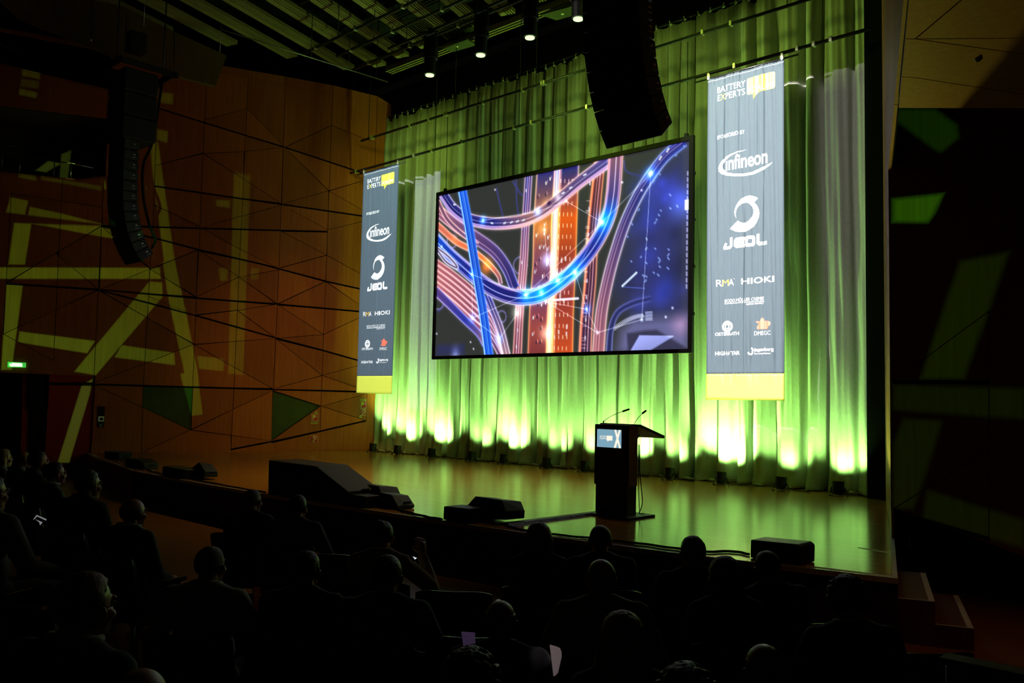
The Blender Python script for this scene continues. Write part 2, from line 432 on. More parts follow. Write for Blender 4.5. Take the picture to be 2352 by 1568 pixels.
lines += [([tuple(p) for p in ext_line([wl_sz(*q) for q in pl], 0.03)], TH) for pl in THIN]
SE = -2.74
gal_open = [(-9.0, 6.42), (SE-0.55, 6.62), (SE, 6.78), (SE, 8.26), (-9.0, 8.02)]
top_open = [(-9.0, 9.45), (SE, 8.95), (SE, 9.96), (-9.0, 9.96)]
door_open = [(-9.0, -0.75), (SE+0.02, -0.75), (SE+0.02, 1.86), (-9.0, 1.93)]
for po in (gal_open, top_open, door_open):
    lines.append((po+[po[0]], 0.004))
for s in (-6.2, -7.5):
    lines.append(([(s, -0.7), (s, 10)], TH))
WALL = from_bm('wall_left', (lambda bm: (add_prism(bm, [wl_pt(s, z, -0.06) for s, z in ((SE, -0.7), (4.60, -0.7), (4.60, 9.95), (SE, 9.95))], WLN*-0.12),
    add_prism(bm, [wl_pt(s, z, -0.06) for s, z in ((-9, 1.95), (SE, 1.87), (SE, 6.76), (SE-.55, 6.6), (-9, 6.4))], WLN*-0.12),
    add_prism(bm, [wl_pt(s, z, -0.06) for s, z in ((-9, 8.04), (SE, 8.28), (SE, 8.93), (-9, 9.43))], WLN*-0.12), bm)[-1])(bmesh.new()), M_JOINT)
tag(WALL, 'tall wood wall of triangular panels cut by black slots, left of stage', kind='structure')
g1 = [wl_sz(*p) for p in ((331,890),(439,890),(437,987),(331,936))]
g2 = [wl_sz(*p) for p in ((628,897),(737,932),(624,1012))]
g3 = [wl_sz(*p) for p in ((843,903),(880,903),(872,962),(841,966))]
npan = 0
for P, ws, ar in cells(lines, bd):
    if ar < 0.006: continue
    c = sum(P)/len(P)
    if inside(c, gal_open) or inside(c, top_open) or inside(c, door_open): continue
    Q = inset(P, ws)
    if Q is None: continue
    dg = inside(c, g1) or inside(c, g2) or inside(c, g3)
    d = -0.05 if dg else random.uniform(-0.002, 0.002)
    o = prism('panel', [wl_pt(s, z, d-0.045) for s, z in Q], WLN*0.045, M_DGREEN if dg else M_WOOD, WALL, 0.0)
    if dg: o['label'] = 'dark green recessed panel'
    npan += 1
# galleries cut into the wall at its audience end
def slab(name, poly_sz, d0, d1, m, parent):
    return prism(name, [wl_pt(s, z, d0) for s, z in poly_sz], WLN*(d1-d0), m, parent)
M_GAL = noisy('gallery_wall', (0.10, 0.09, 0.045), (0.13, 0.11, 0.055), 4, 0.8, 0.2)
slab('gallery_floor', [(-9, 6.36), (SE, 6.6), (SE, 6.5), (-9, 6.26)], -3.0, -0.18, M_GAL, WALL)
slab('gallery_back', [(-9, 6.3), (SE, 6.5), (SE, 8.4), (-9, 8.2)], -2.0, -1.9, M_GAL, WALL)
slab('gallery_end', [(SE-.02, 6.3), (SE+.1, 6.3), (SE+.1, 9.95), (SE-.02, 9.95)], -3.0, -0.18, M_GAL, WALL)
slab('gallery_soffit', [(-9, 8.04), (SE, 8.28), (SE, 8.36), (-9, 8.12)], -3.0, -0.18, M_GAL, WALL)
slab('gallery_back', [(-9, 8.2), (SE, 8.4), (SE, 10.6), (-9, 10.6)], -3.0, -2.9, M_BLACK, WALL)
cap = slab('parapet_cap', [(-9, 9.455), (SE, 8.955), (SE, 8.99), (-9, 9.49)], -0.2, 0.02, M_WOOD, WALL)
slab('parapet_cap', [(-9, 6.425), (SE-.55, 6.625), (SE, 6.785), (SE, 6.81), (SE-.55, 6.65), (-9, 6.45)], -0.2, 0.02, M_WOOD, WALL)
# gallery handrail: four slim posts and a bar
rail = empty('gallery_handrail', tuple(wl_pt(-4.0, 6.5)))
tag(rail, 'slim steel handrail on the lower gallery parapet, far left', 'handrail')
bpy.context.view_layer.update()
def under(o, parent):
    o.parent = parent; o.matrix_parent_inverse = parent.matrix_world.inverted(); return o
pts = [wl_sz(*p) for p in ((3,384),(44,396),(123,408),(162,412),(214,423))]
hts = [0.24, 0.22, 0.2, 0.42, 0.16]
for (s, z), h in zip(pts, hts):
    under(tube('post', [wl_pt(s, z-0.03, -0.08), wl_pt(s, z+0.42, -0.08)], 0.012, M_STEEL), rail)
under(tube('rail_bar', [wl_pt(pts[0][0]-2, pts[0][1]+0.36, -0.08)]+[wl_pt(s, z+0.42, -0.08) for s, z in pts], 0.014, M_STEEL), rail)

# doorway zone at the foot of wall_left
rec = from_bm('wall_recess', (lambda bm: (add_prism(bm, [wl_pt(s, z, -1.6) for s, z in ((-9, -.7), (SE, -.7), (SE, 2.1), (-9, 2.1))], WLN*-0.1),
   add_prism(bm, [wl_pt(-9, 1.94, -1.6), wl_pt(SE, 1.87, -1.6), wl_pt(SE, 2.0, -1.6), wl_pt(-9, 2.05, -1.6)], WLN*1.4), bm)[-1])(bmesh.new()), noisy('recess_red', (0.05, 0.004, 0.003), (0.07, 0.006, 0.004), 5, 0.8, 0.1))
tag(rec, 'dark red lobby wall behind the left door', kind='structure')
def wlpoly(pts): return [wl_sz(*p) for p in pts]
door = from_bm('door_1', (lambda bm: (add_prism(bm, [wl_pt(s, z, -0.09) for s, z in wlpoly([(113,884),(216.5,886),(212,1090),(100,1090)])], WLN*0.05),
    bm)[-1])(bmesh.new()), M_RED)
tag(door, 'red door leaf below the exit sign, left edge', kind='structure')
prism('door_header', [wl_pt(s, z, -0.09) for s, z in wlpoly([(114,857),(214,857),(214,878),(113,878)])], WLN*0.05, M_RED, door)
prism('door_frame', [wl_pt(s, z, -0.5) for s, z in wlpoly([(52,853),(66,853),(60,1060),(46,1060)])], WLN*0.3, M_RED, door)
col = prism('trim_1', [wl_pt(s, z, -0.45) for s, z in wlpoly([(69,853),(114,857),(109,942),(66,940)])], WLN*0.35, M_BLACK)
tag(col, 'black casing above the olive-lit leaf', kind='structure')
d2 = prism('door_2', [wl_pt(s, z, -0.40) for s, z in wlpoly([(76,940),(106,941),(101,1075),(66,1075)])], WLN*0.05, noisy('leaf_painted_olive_light', (0.10, 0.08, 0.02), (0.13, 0.1, 0.03), 6, 0.6, 0.2))  # olive pattern light is painted into this leaf's base colour
tag(d2, 'leaf with painted olive pattern light beside the red door', kind='structure')
prism('door_edge', [wl_pt(s, z, -0.36) for s, z in wlpoly([(107,941),(114,940),(108,1075),(103,1075)])], WLN*0.05, M_WOOD, d2)
tr = prism('trim_2', [wl_pt(s, z, -0.03) for s, z in wlpoly([(100,879),(222,880.5),(222,885),(100,884)])], WLN*0.02, M_JOINT)
tag(tr, 'black slot running across the red door', kind='structure')

# exit sign
ex = empty('exit_sign', tuple(wl_pt(*wl_sz(40,837))))
tag(ex, 'glowing green exit sign above the left doorway', 'exit sign')
bpy.context.view_layer.update()
M_EXG = mat('exit_green', (0.02, 0.2, 0.03), 0.4, 0.4, emit=(0.05, 0.55, 0.06), estr=0.9)
M_EXW = mat('exit_white', (0.6, 0.8, 0.6), 0.4, 0.4, emit=(0.75, 1.0, 0.6), estr=1.5)
def wq(pts, d): return [wl_pt(*wl_sz(*p), d) for p in pts]
under(prism('sign_box', wq([(18,830.5),(60,833),(59.5,844),(17.5,843)], 0.0), WLN*0.06, M_EXG), ex)
under(prism('sign_panel', wq([(28,833),(51,834.2),(52,842),(24,841.5)], 0.06), WLN*0.006, M_EXW), ex)
under(prism('sign_arrow', wq([(21,837),(25,833.5),(25,841)], 0.06), WLN*0.006, M_EXW), ex)

# wall control panel
ctl = empty('control_panel', tuple(wl_pt(*wl_sz(233,957))))
tag(ctl, 'black wall control panel with small display, left of stage', 'control panel')
bpy.context.view_layer.update()
under(prism('back_plate', wq([(226,933),(241,933),(239,981.5),(224.5,981)], 0.0), WLN*0.025, M_BLKPAINT), ctl)
under(prism('display', wq([(226,955.5),(239,956),(238.5,967.5),(225.3,967)], 0.025), WLN*0.006, mat('display_grey', (0.10, 0.11, 0.05), 0.5, emit=(0.06, 0.075, 0.03), estr=0.5)), ctl)
under(prism('display_window', wq([(229,959),(237,959),(236.6,965),(229,965)], 0.031), WLN*0.003, M_BLKPAINT), ctl)
for a, b in ((228, 974), (231.5, 974), (228, 977.5), (231.5, 977.5)):
    under(prism('push_button', wq([(a,b),(a+2.6,b),(a+2.6,b+2.6),(a,b+2.6)], 0.025), WLN*0.008, mat('button_grey', (0.3, 0.24, 0.2), 0.5)), ctl)

# fire safety signs
M_SIGN = mat('sign_red', (0.42, 0.012, 0.015), 0.45, 0.4); M_SIGNW = mat('sign_white', (0.8, 0.62, 0.42), 0.5); M_SIGNY = mat('sign_yellow', (0.62, 0.6, 0.12), 0.5)
def fire_sign(name, label, corners, sym, plates):
    c = wl_sz(sum(p[0] for p in corners)/4, sum(p[1] for p in corners)/4)
    e = empty(name, tuple(wl_pt(*c))); tag(e, label, 'sign', 'red fire safety signs on the left wall'); bpy.context.view_layer.update()
    under(prism('sign_border', wq(corners, 0.004), WLN*0.006, M_SIGNW), e)
    cc = np.mean(np.array(corners, float), 0)
    under(prism('sign_board', wq([tuple(cc+(np.array(p)-cc)*0.9) for p in corners], 0.01), WLN*0.003, M_SIGN), e)
    x0, y0 = corners[0]; W_ = corners[1][0]-x0; H_ = corners[3][1]-y0
    L = lambda pts: [(x0+a*W_, y0+b*H_) for a, b in pts]
    if sym == 'alarm':
        under(prism('button_symbol', wq(L([(.18,.12),(.58,.12),(.58,.56),(.18,.56)]), 0.013), WLN*0.002, M_SIGNY), e)
        under(prism('hand_symbol', wq(L([(.18,.56),(.3,.56),(.27,.9),(.18,.9)]), 0.013), WLN*0.002, M_SIGNW), e)
        under(prism('dot_symbol', wq(L([(.7,.3),(.82,.3),(.84,.42),(.68,.42)]), 0.013), WLN*0.002, M_SIGNW), e)
    else:
        ps = [(.28,.85),(.25,.35),(.4,.3),(.38,.16),(.62,.12),(.78,.3),(.72,.5),(.5,.7),(.48,.88),(.28,.85)]
        under(tube('extinguisher_symbol', wq(L(ps), 0.014), 0.012, M_SIGNW, seg=4), e)
        under(tube('hose_symbol', wq(L([(.4,.2),(.55,.4),(.5,.75)]), 0.014), 0.01, M_SIGNW, seg=4), e)
    for pp in plates:
        under(prism('info_plate', wq(pp, 0.004), WLN*0.006, M_SIGNY), e)
        (ax, ay), (bx, by) = pp[0], pp[1]; my = (ay+pp[3][1])/2
        under(prism('info_line', wq([(ax+1,my-.6),(bx-1,my-.6),(bx-1,my+.6),(ax+1,my+.6)], 0.010), WLN*0.002, M_JOINT), e)
fire_sign('fire_alarm_sign', 'red fire alarm sign right of the green triangle panel', [(714.5,951),(731.5,951.5),(731,966.8),(714,966)], 'alarm', [[(714,968.5),(730,968.7),(729.6,973),(713.7,972.8)], [(723,945),(729,945),(728.8,949.5),(722.8,949.4)]])
fire_sign('fire_extinguisher_sign', 'red extinguisher sign low on the wall under the black slot', [(713,999.8),(729.6,1000.2),(729,1016),(712.6,1015.4)], 'ext', [])
fire_sign('fire_alarm_sign', 'red fire alarm sign under the left banner, upper of two', [(826.5,921.5),(841.5,921.8),(841.2,937),(826.5,936.8)], 'alarm', [[(826.8,916),(841.4,916.2),(841.2,920.2),(826.8,920)]])
fire_sign('fire_extinguisher_sign', 'red extinguisher sign under the left banner, lower of two', [(826.4,938.6),(841,938.8),(840.6,954),(825.8,953.6)], 'ext', [[(825.3,955),(831,955),(830.8,959),(825.1,959)]])

# ------------------------------------------------------------------ stage
FRONT = [(-21.72,8.15),(-16.6,7.08),(-14.5,7.0),(-11.6,6.99),(-9.55,7.11),(-7.7,7.22),(-6.3,7.32),(-4.77,7.53),(-2.77,7.97)]
def wall_x(y): return WL0[0]+(y-WL0[1])*WLD[0]/WLD[1]+0.02
def wr_x(y): return WR0[0]+(y-WR0[1])*WRD[0]/WRD[1]
STAGE = FRONT+[(wr_x(15.4), 15.4), (wall_x(15.4), 15.4)]
def clip(poly, a, b, c):
    """keep a*x+b*y+c >= 0"""
    out = []
    for i in range(len(poly)):
        p, q = poly[i], poly[(i+1) % len(poly)]
        dp, dq = a*p[0]+b*p[1]+c, a*q[0]+b*q[1]+c
        if dp >= 0: out.append(p)
        if dp*dq < 0:
            t = dp/(dp-dq); out.append((p[0]+(q[0]-p[0])*t, p[1]+(q[1]-p[1])*t))
    return out
bm = bmesh.new(); add_prism(bm, [(x, y, -0.045) for x, y in STAGE], (0, 0, -0.56))
STG = from_bm('stage', bm, M_FASCIA); tag(STG, 'low timber stage with bowed front edge', kind='structure')
rows = [6.5, 8.05, 9.37, 11.42, 13.3, 15.6]
for y0, y1 in zip(rows, rows[1:]):
    for x0, x1 in ((-22, -12.2), (-12.2, -2)):
        g = 0.0022
        P = clip(clip(STAGE, 0, 1, -(y0+g)), 0, -1, y1-g)
        P = clip(clip(P, 1, 0, -(x0+(g if x0 > -20 else 0))), -1, 0, x1-(g if x1 < -5 else 0))
        if len(P) >= 3: prism('deck_panel', [(x, y, 0.0) for x, y in P], (0, 0, -0.045), M_DECK, STG)
bm = bmesh.new()
for (a, b), (c, d) in zip(FRONT, FRONT[1:]):
    u = Vector((c-a, d-b, 0)).normalized(); n = Vector((u.y, -u.x, 0))
    add_prism(bm, [Vector((a, b, 0.002)), Vector((c, d, 0.002)), Vector((c, d, 0.002))+n*0.03, Vector((a, b, 0.002))+n*0.03], (0, 0, -0.05))
from_bm('edge_trim', bm, M_NOSE, STG)
for i, ((a, b), (c, d)) in enumerate(zip(FRONT, FRONT[1:])):
    n = max(1, int(math.hypot(c-a, d-b)/1.3)); u = Vector((c-a, d-b, 0)).normalized(); nn = Vector((u.y, -u.x, 0)); Ls = math.hypot(c-a, d-b)
    for k in range(n):
        p = Vector((a, b, -0.06))+u*(Ls*k/n+0.004)+nn*0.002; q = Vector((a, b, -0.06))+u*(Ls*(k+1)/n-0.004)+nn*0.002
        prism('front_panel', [p, q, q+Vector((0, 0, -0.52)), p+Vector((0, 0, -0.52))], nn*0.012, M_RED if i == 0 else M_FASCIA, STG)
tp = [onz(2043,1211), onz(2052,1210), onz(2062,1326), onz(2050,1323)]
prism('edge_tape', [(p[0], p[1], 0.0006) for p in tp], (0, 0, 0.0008), M_TAPE, STG)
tp = [onz(1850,1298), onz(2050,1322.5), onz(2060,1327), onz(1850,1301.5)]
prism('edge_tape', [(p[0], p[1]+.01, 0.0006) for p in tp], (0, 0, 0.0008), M_TAPE, STG)
tp = [onz(1970,1256.5), onz(2043,1268.5), onz(2043,1270), onz(1970,1258)]
prism('floor_tape', [(p[0], p[1], 0.0006) for p in tp], (0, 0, 0.0008), M_TAPE, STG)

# steps at the right end of the stage
st = empty('stage_steps', (-2.5, 8.7, -0.58)); tag(st, 'two dark wooden steps with taped edges at right end of stage', 'steps'); bpy.context.view_layer.update()
ud = np.array([0.3521, -0.936]); un = np.array([0.936, 0.3521])
for k, (z, off) in enumerate(((-0.19, 0.30), (-0.385, 0.60))):
    a = np.array([-2.80, 8.04])+un*(off-0.30)-ud*0.0; b = a-ud*1.42
    P = [a, a+un*0.30, b+un*0.30, b]
    under(prism('step', [(p[0], p[1], z) for p in P], (0, 0, -(0.60+z)), noisy('step_wood', (0.10, 0.04, 0.01), (0.14, 0.055, 0.014), 4, 0.5, 0.3, (1, 6, 1))), st)
    q = [a+un*0.25, a+un*0.30, b+un*0.30, b+un*0.25]
    under(prism('edge_tape', [(p[0], p[1], z+0.0005) for p in q], (0, 0, 0.001), M_TAPE), st)
    q = [a, a+un*0.25, a+un*0.25-ud*0.025, a-ud*0.025]
    under(prism('edge_tape', [(p[0], p[1], z+0.0005) for p in q], (0, 0, 0.001), M_TAPE), st)

# ------------------------------------------------------------------ hall floor (rakes up towards the left rear)
def floor_z(x, y):
    a = min(1.0, max(0.0, (-x-4.6)/2.4)); b = min(1.0, max(0.0, (4.4-y)/1.2)); c = min(1.0, max(0.0, (1.75-y)/0.6))
    return -0.58 + 0.24*a*b + 0.24*c*(1-a*b)
nx, ny = 70, 50
vs = []; fs = []
for j in range(ny+1):
    for i in range(nx+1):
        x = -28+33*i/nx; y = -4+17.5*j/ny
        vs.append((x, y, floor_z(x, y)))
for j in range(ny):
    for i in range(nx):
        a = j*(nx+1)+i; fs.append((a, a+1, a+nx+2, a+nx+1))
me = bpy.data.meshes.new('floor'); me.from_pydata(vs, [], fs)
fl = link('floor', me, M_FLOOR); tag(fl, 'dark parquet hall floor', kind='structure')

# ------------------------------------------------------------------ right side: stage wall, front wall with slots, soffit
wr = from_bm('wall_right', (lambda bm: (add_prism(bm, [WR0+WRD*s+np.array([0, 0, z]) - WRN*0.03 for s, z in ((-3.9, -0.1), (0, -0.1), (0, 9.6), (-3.9, 9.6))], WRN*-0.15), add_prism(bm, [WR0+WRD*s+np.array([0, 0, z]) - WRN*0.03 for s, z in ((0, 4.3), (5.6, 4.07), (5.6, 9.6), (0, 9.6))], WRN*-0.015), bm)[-1])(bmesh.new()), M_JOINT)
tag(wr, 'narrow wood-panelled stage wall right of the curtain', kind='structure')
def wr_sz(px, py):
    q = onpl(px, py, WR0, WRN); return ((q-WR0)@WRD, q[2])
lr = [([(-3.9, z), (0, z+dz)], 0.006) for z, dz in ((0.9, -0.9), (1.0, 1.0), (2.2, -0.9), (2.3, 1.9), (4.4, -1.0), (4.5, 1.4), (6.1, -0.9), (6.2, 1.9), (8.2, -0.8))]
lr += [([(0, 1.35), (5.6, 0.4)], 0.006), ([(0, 5.1), (5.6, 6.4)], 0.006), ([(0, 6.2), (5.6, 4.9)], 0.006), ([(-2.0, -0.2), (-2.0, 9.7)], 0.006), ([(0.0, -0.2), (0.0, 9.7)], 0.006), ([(2.7, 3), (2.7, 9.7)], 0.006), ([(0, 8.0), (5.6, 8.6)], 0.006)]
br = [(-3.9, 0.01), (0, 0.01), (0, 4.3), (5.6, 4.07), (5.6, 9.6), (-3.9, 9.6)]
for P, ws, ar in cells(lr, br):
    c = sum(P)/len(P)
    if ar < 0.01 or not inside(c, br): continue
    Q = inset(P, ws)
    if Q is None: continue
    prism('panel', [WR0+WRD*s+np.array([0, 0, z])-WRN*0.03 for s, z in Q], WRN*0.03, M_WOODR, wr)
leg = prism('side_drape', [(-5.52, 14.5, 0.0), (-4.95, 14.3, 0.0), (-4.95, 14.3, 10.5), (-5.52, 14.5, 10.5)], (0.02, 0.08, 0), M_LEG)
tag(leg, 'black masking drape between curtain and right stage wall', 'drape')

FN = np.array([0, -1.0, 0])
def fc(px, py): q = ony(px, py, FAC_Y); return (q[0], q[2])
fl_heavy = [[(2052.6,452),(2166,433),(2271,417),(2352,404)], [(2052.6,581),(2178.6,546),(2352,506),(2420,490)], [(2050,877),(2420,877)], [(2053,1171),(2271.6,1238),(2352,1265),(2420,1288)]]
fl_thin = [[(2052.6,251),(2198,286.7),(2352,325)], [(2052.6,447),(2204,350),(2352,250)], [(2052.6,458),(2150,470),(2352,494)], [(2052.6,579),(2169,525),(2271,478),(2352,420)],
 [(2052.6,587.5),(2245.5,700),(2267.6,717),(2352,759)], [(2052,876),(2267.6,717),(2307,685.7),(2400,610)], [(2272.6,240),(2271.6,1260)], [(2052,881),(2267.6,1034),(2352,1116)], [(2049.5,1170),(2267.6,1034),(2352,980)]]
ll = [([tuple(p) for p in ext_line([fc(*q) for q in pl], 0.02)], 0.022) for pl in fl_heavy]+[([(-1.15, -0.5), (-1.15, 6.4)], 0.005), ([(0.2, -0.7), (0.2, 6.4)], 0.005), ([(-1.2, 1.8), (2, 1.8)], 0.022), ([(-1.2, 3.9), (2, 4.6)], 0.022), ([(-1.2, 0.9), (2, 3.4)], 0.005)]+[([tuple(p) for p in ext_line([fc(*q) for q in pl], 0.02)], 0.005) for pl in fl_thin]
b2 = [(-3.62, 0.36), (-1.2, -0.32), (1.8, -0.55), (1.8, 6.2), (-3.62, 6.2)]
fr = prism('wall_front_right', [(x, FAC_Y+0.03, z) for x, z in b2], (0, 0.12, 0), M_JOINT)
fr.name = 'wall_front'
tag(fr, 'dark wood wall right of the stage with slanted black slots', kind='structure')
for P, ws, ar in cells(ll, b2):
    c = sum(P)/len(P)
    if ar < 0.003 or not inside(c, b2): continue
    Q = inset(P, ws)
    if Q is None: continue
    prism('panel', [(x, FAC_Y+0.03, z) for x, z in Q], (0, -0.03, 0), M_WOODR, fr)
bk = prism('wall_below', [(-3.62, FAC_Y+0.6, -0.7), (1.8, FAC_Y+0.6, -0.7), (1.8, FAC_Y+0.6, 0.6), (-3.62, FAC_Y+0.6, 0.6)], (0, 0.1, 0), M_CEIL)
bk.name = 'wall_lower'; tag(bk, 'black recess under the right front wall', kind='structure')
so = empty('ceiling_soffit', (-1.6, 6.2, 4.0)); tag(so, kind='structure', label='wood soffit under the right balcony'); bpy.context.view_layer.update()
SZ = 4.02
def sp(px, py): q = onz(px, py, SZ); return (q[0], q[1])
sb = [sp(2064,248), (0.6, 9.95), (0.9, 5.06), sp(2093,-60)]
sl = [([sp(2062,89), sp(2102,89.5), sp(2560,86)], 0.005), ([sp(2103,89), sp(2320,-95)], 0.005), ([sp(2103,89.5), sp(2352,124), sp(2560,152)], 0.005), ([sp(2062,177), sp(2095,177), sp(2210,195), sp(2560,248)], 0.005)]
sl = [([tuple(p) for p in ext_line(pl, 0.02)]+[tuple(np.array(pl[-1])+(np.array(pl[-1])-np.array(pl[-2]))/np.linalg.norm(np.array(pl[-1])-np.array(pl[-2]))*4.0)], h) for pl, h in sl]
under(prism('soffit_back', [(x, y, SZ+0.03) for x, y in sb], (0, 0, 0.1), M_JOINT), so)
for P, ws, ar in cells(sl, sb):
    c = sum(P)/len(P)
    if ar < 0.003 or not inside(c, sb): continue
    Q = inset(P, ws)
    if Q is None: continue
    under(prism('panel', [(x, y, SZ) for x, y in Q], (0, 0, 0.03), M_WOODR), so)
# smoke detector on the soffit
q = onz(2247,135, SZ)
det = empty('smoke_detector', (q[0], q[1], SZ)); tag(det, 'small round smoke detector on the right wood soffit', 'smoke detector'); bpy.context.view_layer.update()
bm = bmesh.new(); bmesh.ops.create_cone(bm, cap_ends=True, segments=20, radius1=0.018, radius2=0.028, depth=0.016, matrix=Matrix.Translation((q[0], q[1], SZ-0.008))); under(from_bm('detector_base', bm, mat('detector_grey', (0.35, 0.33, 0.28), 0.5)), det)
bm = bmesh.new(); bmesh.ops.create_cone(bm, cap_ends=True, segments=16, radius1=0.010, radius2=0.014, depth=0.012, matrix=Matrix.Translation((q[0], q[1], SZ-0.022))); under(from_bm('detector_head', bm, mat('detector_grey', (0.35, 0.33, 0.28), 0.5)), det)

# low parapet by the right aisle
lp = empty('low_partition', (-1.0, 4.9, -0.58)); tag(lp, 'low wooden partition with a steel post at bottom right corner', 'partition'); bpy.context.view_layer.update()
a = ony(2166, 1507, 4.35); 
under(box('partition_panel', (a[0]+0.62, a[1]+0.03, (a[2]-0.58)/2-0.03), (1.24, 0.05, a[2]+0.58-0.06), noisy('partition_wood', (0.13, 0.06, 0.014), (0.17, 0.075, 0.02), 4, 0.5, 0.3, (1, 1, 6))), lp)
under(box('partition_cap', (a[0]+0.62, a[1]+0.03, a[2]-0.03), (1.26, 0.11, 0.06), noisy('partition_cap_wood', (0.22, 0.12, 0.03), (0.27, 0.15, 0.04), 4, 0.5, 0.3, (1, 6, 1))), lp)
c = ony(2177, 1545, 4.28)
under(tube('steel_post', [(c[0], 4.28, -0.58), (c[0], 4.28, c[2]+0.03)], 0.009, M_STEEL), lp)

# back wall behind the curtain
bw = box('wall_back', (-12.5, 15.9, 5.0), (17, 0.2, 11.5), M_BLACK); tag(bw, 'black back wall behind the curtain', kind='structure')
hs = box('wall_side', (2.6, 3.2, 5.5), (0.2, 14.2, 12.6), M_CEIL); tag(hs, 'dark side wall of the hall at far right, out of view', kind='structure')
# ------------------------------------------------------------------ ceiling
ce = box('ceiling', (-12, 5.5, 12.1), (34, 24, 0.2), M_CEIL); tag(ce, 'black hall ceiling void above the slats', kind='structure')
cd = np.array([-0.30, 0.954]); cn = np.array([0.954, 0.30])
CZ = 10.6
o0 = np.array([-17.33, 10.17])
for k in range(-4, 8):
    base = o0+cn*0.93*k
    # run until the bright end beam at y = 14.2, start out of frame; stop at the left wall
    t1 = (14.15-base[1])/cd[1]
    t0 = -5.0
    if k < 0:
        for _ in range(200):
            e = base+cd*t1
            if e[0] > wall_x(min(e[1], 15))+0.35: break
            t1 -= 0.06
    if t1 - t0 < 1: continue
    bm = bmesh.new()
    for off, wd, h in ((-0.20, 0.16, 0.03), (0.0, 0.035, 0.10), (0.07, 0.035, 0.10), (0.14, 0.035, 0.10)):
        A = base+cn*off+cd*t0; B = base+cn*off+cd*t1
        add_prism(bm, [(A[0], A[1], CZ), (B[0], B[1], CZ), (B[0]+cn[0]*wd, B[1]+cn[1]*wd, CZ), (A[0]+cn[0]*wd, A[1]+cn[1]*wd, CZ)], (0, 0, h))
    from_bm('ceiling_slat', bm, M_SLAT, ce)
bm = bmesh.new()
for off in (0, 0.10, 0.2):
    A = onz(885,155,CZ); B = onz(1268,19,CZ)
    add_prism(bm, [(A[0], A[1]+off, CZ-0.12), (B[0]+3, A[1]+off+.1, CZ-0.12), (B[0]+3, A[1]+off+.15, CZ-0.12), (A[0], A[1]+off+.05, CZ-0.12)], (0, 0, 0.09 if off else 0.14))
from_bm('ceiling_beam', bm, M_SLAT, ce)
M_GRILL = noisy('grille', (0.06, 0.06, 0.025), (0.08, 0.08, 0.03), 3, 0.7, 0.2)
for px, py, s in ((1035, 75, 0.55), (960, 60, 0.5), (1080, 60, 0.45)):
    q = onz(px, py, CZ-0.05)
    g = bmesh.new()
    for i in range(9): add_box(g, (q[0]+(i-4)*0.07*0.954, q[1]+(i-4)*0.07*0.3, CZ-0.02), (0.02, 0.7, 0.03), rz=0.305)
    from_bm('ceiling_grille', g, M_GRILL, ce)
# hatch plates with a small lamp ring
for px, py in ((1050, 105), (1292, 30)):
    q = onz(px, py, CZ-0.3)
    prism('ceiling_plate', [(q[0]-.45, q[1]-.25, CZ-.3), (q[0]+.45, q[1]-.1, CZ-.3), (q[0]+.4, q[1]+.3, CZ-.3), (q[0]-.35, q[1]+.2, CZ-.3)], (0, 0, 0.04), M_GRILL, ce)
    bm = bmesh.new(); bmesh.ops.create_cone(bm, cap_ends=True, segments=14, radius1=0.035, radius2=0.035, depth=0.02, matrix=Matrix.Translation((q[0], q[1], CZ-0.32)))
    from_bm('ceiling_lamp_ring', bm, mat('ring_white', (0.7, 0.7, 0.5), 0.4), ce)
# ceiling pipes crossing under the slats (bar, hangers, white end clamps)
def flown_pipe(name, label, x0, x1, y, z, r=0.03, group=None, hang=(), clamps=(), top=12.0):
    e = empty(name, ((x0+x1)/2, y, z)); tag(e, label, 'pipe', group); bpy.context.view_layer.update()
    under(tube('bar', [(x0, y, z), (x1, y, z)], r, M_PIPE, seg=10), e)
    for x in hang: under(tube('hanger', [(x, y, z), (x, y, top)], 0.009, M_PIPE, seg=6), e)
    for x in clamps:
        under(box('clamp', (x, y-0.01, z), (0.05, r*2+0.03, r*2+0.03), mat('clamp_steel', (0.55, 0.55, 0.4), 0.35, 0.5, 0.6), bevel=0.006), e)
    return e
zz = 9.9
for i, (pa, pb) in enumerate((((690,8),(845,-60)), ((694,124),(952,0)), ((773,129),(1060,0)), ((815,158),(1100,37)))):
    A = onz(*pa, zz); yb = A[1]
    flown_pipe('ceiling_pipe', ['black ceiling pipe nearest the top left corner of the slats', 'second black ceiling pipe under the slats, counted from the hall side', 'third black ceiling pipe under the slats, in front of the bright beam', 'black ceiling pipe just before the bright ceiling beam'][i],
               max(A[0], wall_x(min(yb, 15))+0.3), A[0]+9.5, yb, zz, 0.035, 'black pipes under the ceiling slats', (A[0]+1.5, A[0]+4.5, A[0]+7.5), (A[0]+0.6, A[0]+2.2, A[0]+3.9, A[0]+6.1))
A, B = onz(704,129,9.6), onz(891,188,9.6)
e = empty('edge_rail', tuple(A)); tag(e, 'thin grey rail along the ceiling edge above the left wall', 'rail'); bpy.context.view_layer.update()
A2 = A-(B-A)*0.9
under(tube('rail_bar', [A2, B], 0.016, mat('rail_grey', (0.3, 0.3, 0.22), 0.4, 0.5, 0.5)), e)
for t in (0.05, 0.5, 0.85):
    p = A+(B-A)*t; under(tube('rail_clip', [p, p+np.array([0, 0, 2.4])], 0.01, M_PIPE), e)

